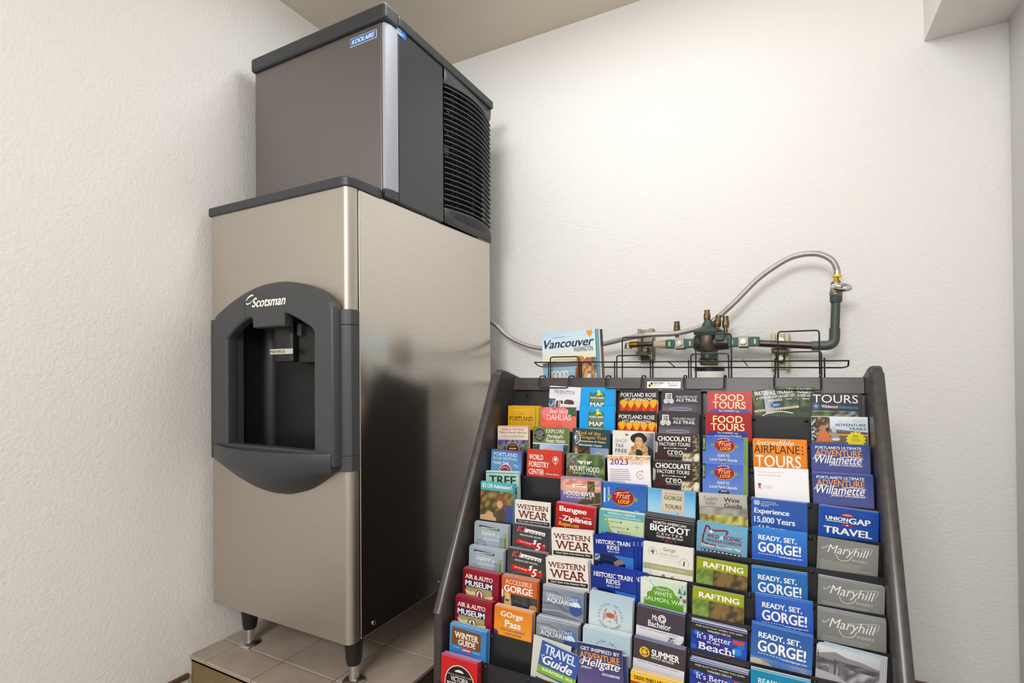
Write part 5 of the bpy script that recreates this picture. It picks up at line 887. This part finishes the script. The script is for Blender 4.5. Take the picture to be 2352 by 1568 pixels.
mg = (mg[0], [tuple([(e[0], [(x, v*.885) for x, v in e[1]], *e[2:])][0]) if e[0] in 'pl' else tuple(v*.885 if (i == 2 or i == 4) and e[0] in ('r', 'g', 'ph', 'e') else (v*.885 if i == 4 and e[0] == 't' else v) for i, v in enumerate(e)) for e in mg[1]])
for i, (fc, dxx) in enumerate([(mg, 0), (('#6aa0a8', []), .008), (('#c8d4da', []), .012), (('#30323c', [('r', 0, .3, 1, .9, '#7a4c44')]), .018)]):
    me = Sheet(.171, .164+.0*i, .0026, fc[0], '#e8ecec', ['#88b4c0', '#5a949c', '#d0dce0', '#3a3540'][i]).run(fc[1]).mesh('magazine')
    o = bpy.data.objects.new('magazine', me); COL.objects.link(o); o.matrix_world = mw0 @ Matrix.Translation((dxx, .0045*i, -.0006*i))
    tag(o, ['front Vancouver magazine showing two women by the water, in the wire rack', 'teal edged magazine directly behind the front magazine in the wire rack', 'pale edged magazine third from the front in the wire rack', 'dark edged magazine rearmost in the wire rack'][i], 'magazine', 'magazines in the wire rack')

# ================================================================== PIPEWORK ON THE BACK WALL
yp = YB-.11; zp = .911
bf = thing('backflow_valve', (.76, yp, zp), 'bronze and green backflow valve with teal handles on the back wall pipe', 'valve')
body = MB().use('bronze')
body.lathe([(.022, -.052), (.024, -.048), (.024, .0), (.027, .012), (.024, .02), (.022, .05)], (.765, yp, zp), 0, 24)
body.lathe([(.030, -.028), (.032, -.024), (.032, .024), (.03, .03)], (.752, yp, zp), 2, 24)
obj('valve_body', body, bf)
m = MB().use('verdigris').lathe([(.042, 0), (.044, .004), (.044, .010), (.034, .016), (.020, .024), (.016, .036), (.010, .045)], (.755, yp, zp+.026), 2, 24)
m.box(.778, .803, yp-.034, yp-.006, zp+.006, zp+.03)
m.lathe([(.020, -.025), (.022, -.02), (.022, .02)], (.800, yp, zp+.005), 0, 18)
obj('green_bonnet', m, bf, 0)
m = MB().use('verdigris').lathe([(.026, -.008), (.026, -.03), (.022, -.036)], (.757, yp, zp-.022), 2, 20)
obj('relief_port', m, bf)
obj('port_screw', MB().use('copper').cyl(.007, (.754, yp-.026, zp-.042), 1, -.004, .004, 6), bf)
def cock(x, y, z, r=.0085, h=.045, tilt=0, nm='test_cock'):
    m = MB().use('brass').lathe([(.006, -.016), (.006, 0), (.0095, .001), (.0105, .012), (.0095, .022), (r, .024), (r, h)], (x, y, z), (tilt, 0, 1), 16)
    m.lathe([(.0045, -.012), (.0055, -.010), (.0055, 0)], (x+tilt*.012, y, z+.012), 1, 12)
    obj(nm, m, bf)
cock(.752, yp, zp+.070, .008, .033); cock(.783, yp-.012, zp+.048, .008, .036, .12); cock(.806, yp, zp+.045, .0085, .036); cock(.660, yp, zp+.036, .0085, .036)
for x, s in ((.672, 1), (.857, -1)):
    v = obj('ball_valve', MB().use('bronze').lathe([(.012, -.04), (.012, .04)], (x, yp, zp-.003), 0, 16).box(x-.013, x+.013, yp-.02, yp+.016, zp-.019, zp+.015), bf, .001)
    for a0, a1, m0 in ((x-.044, x-.011, x-.034), (x+.011, x+.044, x+.029)):
        hl = obj('teal_handle', MB().use('teal').box(a0, a1, yp-.026, yp-.008, zp-.016, zp+.013), bf, .003)
        obj('handle_mark', MB().use('yellow').box(m0, m0+.005, yp-.0268, yp-.0262, zp-.008, zp+.006), hl)
    obj('handle_plate', MB().use('zinc').box(x-.014, x+.014, yp-.030, yp-.02, zp-.0165, zp+.0135), bf, .001)
    obj('handle_nut', MB().use('steel_bright').lathe([(.009, -.038), (.010, -.034), (.010, -.03)], (x, yp, zp-.0015), 1, 6).lathe([(.005, -.042), (.005, -.038)], (x, yp, zp-.0015), 1, 12), bf)
# pipe runs
m = MB().use('cream').cyl(.0115, (0, yp, zp), 0, .585, .608, 18).lathe([(.0145, .606), (.0145, .632)], (0, yp, zp), 0, 18)
pa = thing('cream_pipe', (.585, yp, zp), 'short cream and copper inlet pipe left of the teal handles', 'pipe')
obj('cream_coupling', m, pa)
obj('copper_stub', MB().use('copper').cyl(.0085, (0, yp, zp+.002), 0, .525, .59, 16), pa)
obj('brass_fitting', MB().use('newbrass').lathe([(.010, .505), (.0115, .512), (.0115, .532)], (0, yp, zp+.002), 0, 16).use('zinc').lathe([(.013, 0), (.013, .01), (.010, .02)], (.500, yp+.004, zp-.012), 2, 14), pa)
cp = thing('copper_pipe', (1.0, yp, zp), 'tarnished copper pipe running right and turning up to the shutoff valve', 'pipe')
zq = zp-.018
pts = [(.895, yp, zp-.008), (1.01, yp, zq+.004), (1.088, yp, zq), (1.0935, yp, zp+.03), (1.096, yp, 1.02)]
obj('pipe_run', MB().use('copper').tube([(.895, yp, zp-.006), (1.045, yp, zq)], .0105, 16), cp)
obj('elbow', MB().use('greenpipe').tube(rounded([(1.035, yp, zq), (1.091, yp, zq), (1.093, yp, zp+.024)], .022, 8), .0135, 16), cp)
obj('riser', MB().use('greenpipe').tube([(1.0925, yp, zp+.012), (1.0965, yp, 1.02)], .0115, 16).lathe([(.0135, 0), (.0135, .018)], (1.0925, yp, zp+.012), 2, 16), cp)
sv = thing('shutoff_valve', (1.097, yp, 1.02), 'green brass shutoff valve with an oval chrome handle under the hose end', 'valve')
obj('valve_stem', MB().use('verdigris').lathe([(.0135, -.006), (.0155, -.002), (.0155, .010), (.013, .012)], (1.097, yp, 1.02), 2, 18), sv)
obj('valve_body', MB().use('zinc').lathe([(.0145, .011), (.0165, .014), (.0165, .024), (.014, .028), (.012, .052)], (1.097, yp, 1.02), 2, 18), sv)
m = MB().use('chrome'); n = 28
rings = []
for rad, yy in ((.2, -.041), (.7, -.04), (.95, -.037), (1, -.034), (.95, -.031), (.3, -.029)):
    rings.append([(1.108+.026*rad*math.cos(2*math.pi*k/n), yp+yy, 1.0515+.0125*rad*math.sin(2*math.pi*k/n)-.004*math.cos(2*math.pi*k/n)) for k in range(n+1)])
m.grid(rings); m.add(rings[0][:-1], [tuple(range(n))])
oh = obj('oval_handle', m, sv)
obj('handle_screw', MB().use('bronze').cyl(.0035, (1.108, yp, 1.0515), 1, -.043, -.036, 12), oh)
obj('handle_shaft', MB().use('brass').cyl(.005, (1.103, yp, 1.0505), 1, -.034, 0, 12), sv)

hs = thing('water_hose', (1.10, YB-.10, 1.08), 'braided steel water hose arching from the shutoff valve to behind the ice dispenser', 'hose')
hp = [(-.30, YB-.07, 1.03), (-.15, YB-.09, 1.04), (-.045, YB-.085, 1.018), (.024, YB-.08, .963), (.095, YB-.08, .928), (.169, YB-.08, .910), (.28, YB-.085, .902), (.402, YB-.10, .917), (.509, YB-.125, .935), (.581, YB-.135, .942), (.665, YB-.118, .945), (.752, YB-.09, .972), (.822, YB-.09, 1.027), (.896, YB-.09, 1.101), (.967, YB-.095, 1.148), (1.012, YB-.10, 1.161), (1.056, YB-.105, 1.157), (1.088, YB-.11, 1.135), (1.1005, YB-.11, 1.105), (1.1005, YB-.11, 1.088)]
obj('braided_tube', MB().use('hose').tube(catmull(hp, 7), .0082, 14), hs)
obj('crimp_sleeve', MB().use('chrome').cyl(.0092, (1.1005, YB-.11, 0), 2, 1.091, 1.104, 18), hs)
obj('yellow_ring', MB().use('yellow').lathe([(.0105, 1.085), (.0115, 1.0865), (.0115, 1.0905), (.0105, 1.092)], (1.1003, YB-.11, 0), 2, 20), hs)
obj('brass_nut', MB().use('newbrass').lathe([(.009, 1.0635), (.010, 1.065), (.010, 1.075), (.0065, 1.077), (.0065, 1.086)], (1.0985, YB-.11, 0), 2, 6), hs)

def strut(x0, x1, z0, z1, label):
    o = thing('pipe_bracket', ((x0+x1)/2, YB, (z0+z1)/2), label, 'bracket', 'strut brackets holding the pipe')
    xm = (x0+x1)/2; m = MB().use('zinc'); yb0 = YB-.038
    m.box(x0, x0+.004, yb0, YB, z0, z1).box(x1-.004, x1, yb0, YB, z0, z1).box(x0, x0+.012, yb0-.003, yb0, z0, z1).box(x1-.012, x1, yb0-.003, yb0, z0, z1)
    m.box(x0, x1, YB-.006, YB, z0, z1)
    obj('strut_channel', m, o, .001)
    obj('slot_washer', MB().use('steel_bright').cyl(.011, (xm, YB-.006, z1-.022), 1, -.004, 0, 20), o)
    obj('bolt', MB().use('steel_bright').lathe([(.009, -.046), (.011, -.042), (.011, -.006)], (xm, YB, z0+.036), 1, 6), o)
    z_ = (z0+z1)/2
    c = MB().use('bronze').box(xm-.018, xm+.018, YB-.094, YB-.041, zp-.034, zp-.021)
    obj('pipe_clamp', c, o, .002)
strut(.515, .566, .862, .970, 'left strut bracket behind the hose, left of the teal handles')
strut(.930, .979, .825, .937, 'right strut bracket behind the copper pipe, below the hose arch')

fn = thing('drain_funnel', (.757, yp, .842), 'small bronze air gap funnel below the green valve', 'funnel')
fm = MB().use('zinc'); rings = []
for z, k in ((.855, .0285), (.852, .0285), (.843, .0255), (.840, .022)):
    rings.append([(.757+k*sx, yp+k*.75*sy_, z) for sx, sy_ in ((-1, -.6), (-.7, -1), (.7, -1), (1, -.6), (1, .6), (.7, 1), (-.7, 1), (-1, .6), (-1, -.6))])
fm.grid(rings); obj('funnel_cup', fm, fn, 0)
for sx in (-1, 1): obj('funnel_arm', MB().use('verdigris').tube(rounded([(.757+sx*.012, yp-.014, .880), (.757+sx*.026, yp-.018, .858), (.757+sx*.027, yp-.019, .850)], .006), .0026, 8), fn)
dp = thing('drain_pipe', (.757, yp, .45), 'wide glossy white drain pipe below the funnel, behind the wire rack', 'drain pipe')
obj('pipe_body', MB().use('white').lathe([(.0445, ZF), (.0445, .822)], (.757, yp, 0), 2, 32), dp)
obj('dark_collar', MB().use('black').lathe([(.045, .8222), (.045, .8315), (.038, .836), (.01, .8365)], (.757, yp, 0), 2, 32), dp)
tb = obj('white_tube', MB().use('white').tube([(-.1, YB-.03, .79), (.45, YB-.03, .79)], .011, 14)); tag(tb, 'thin white pipe along the back wall between dispenser and rack', 'pipe')
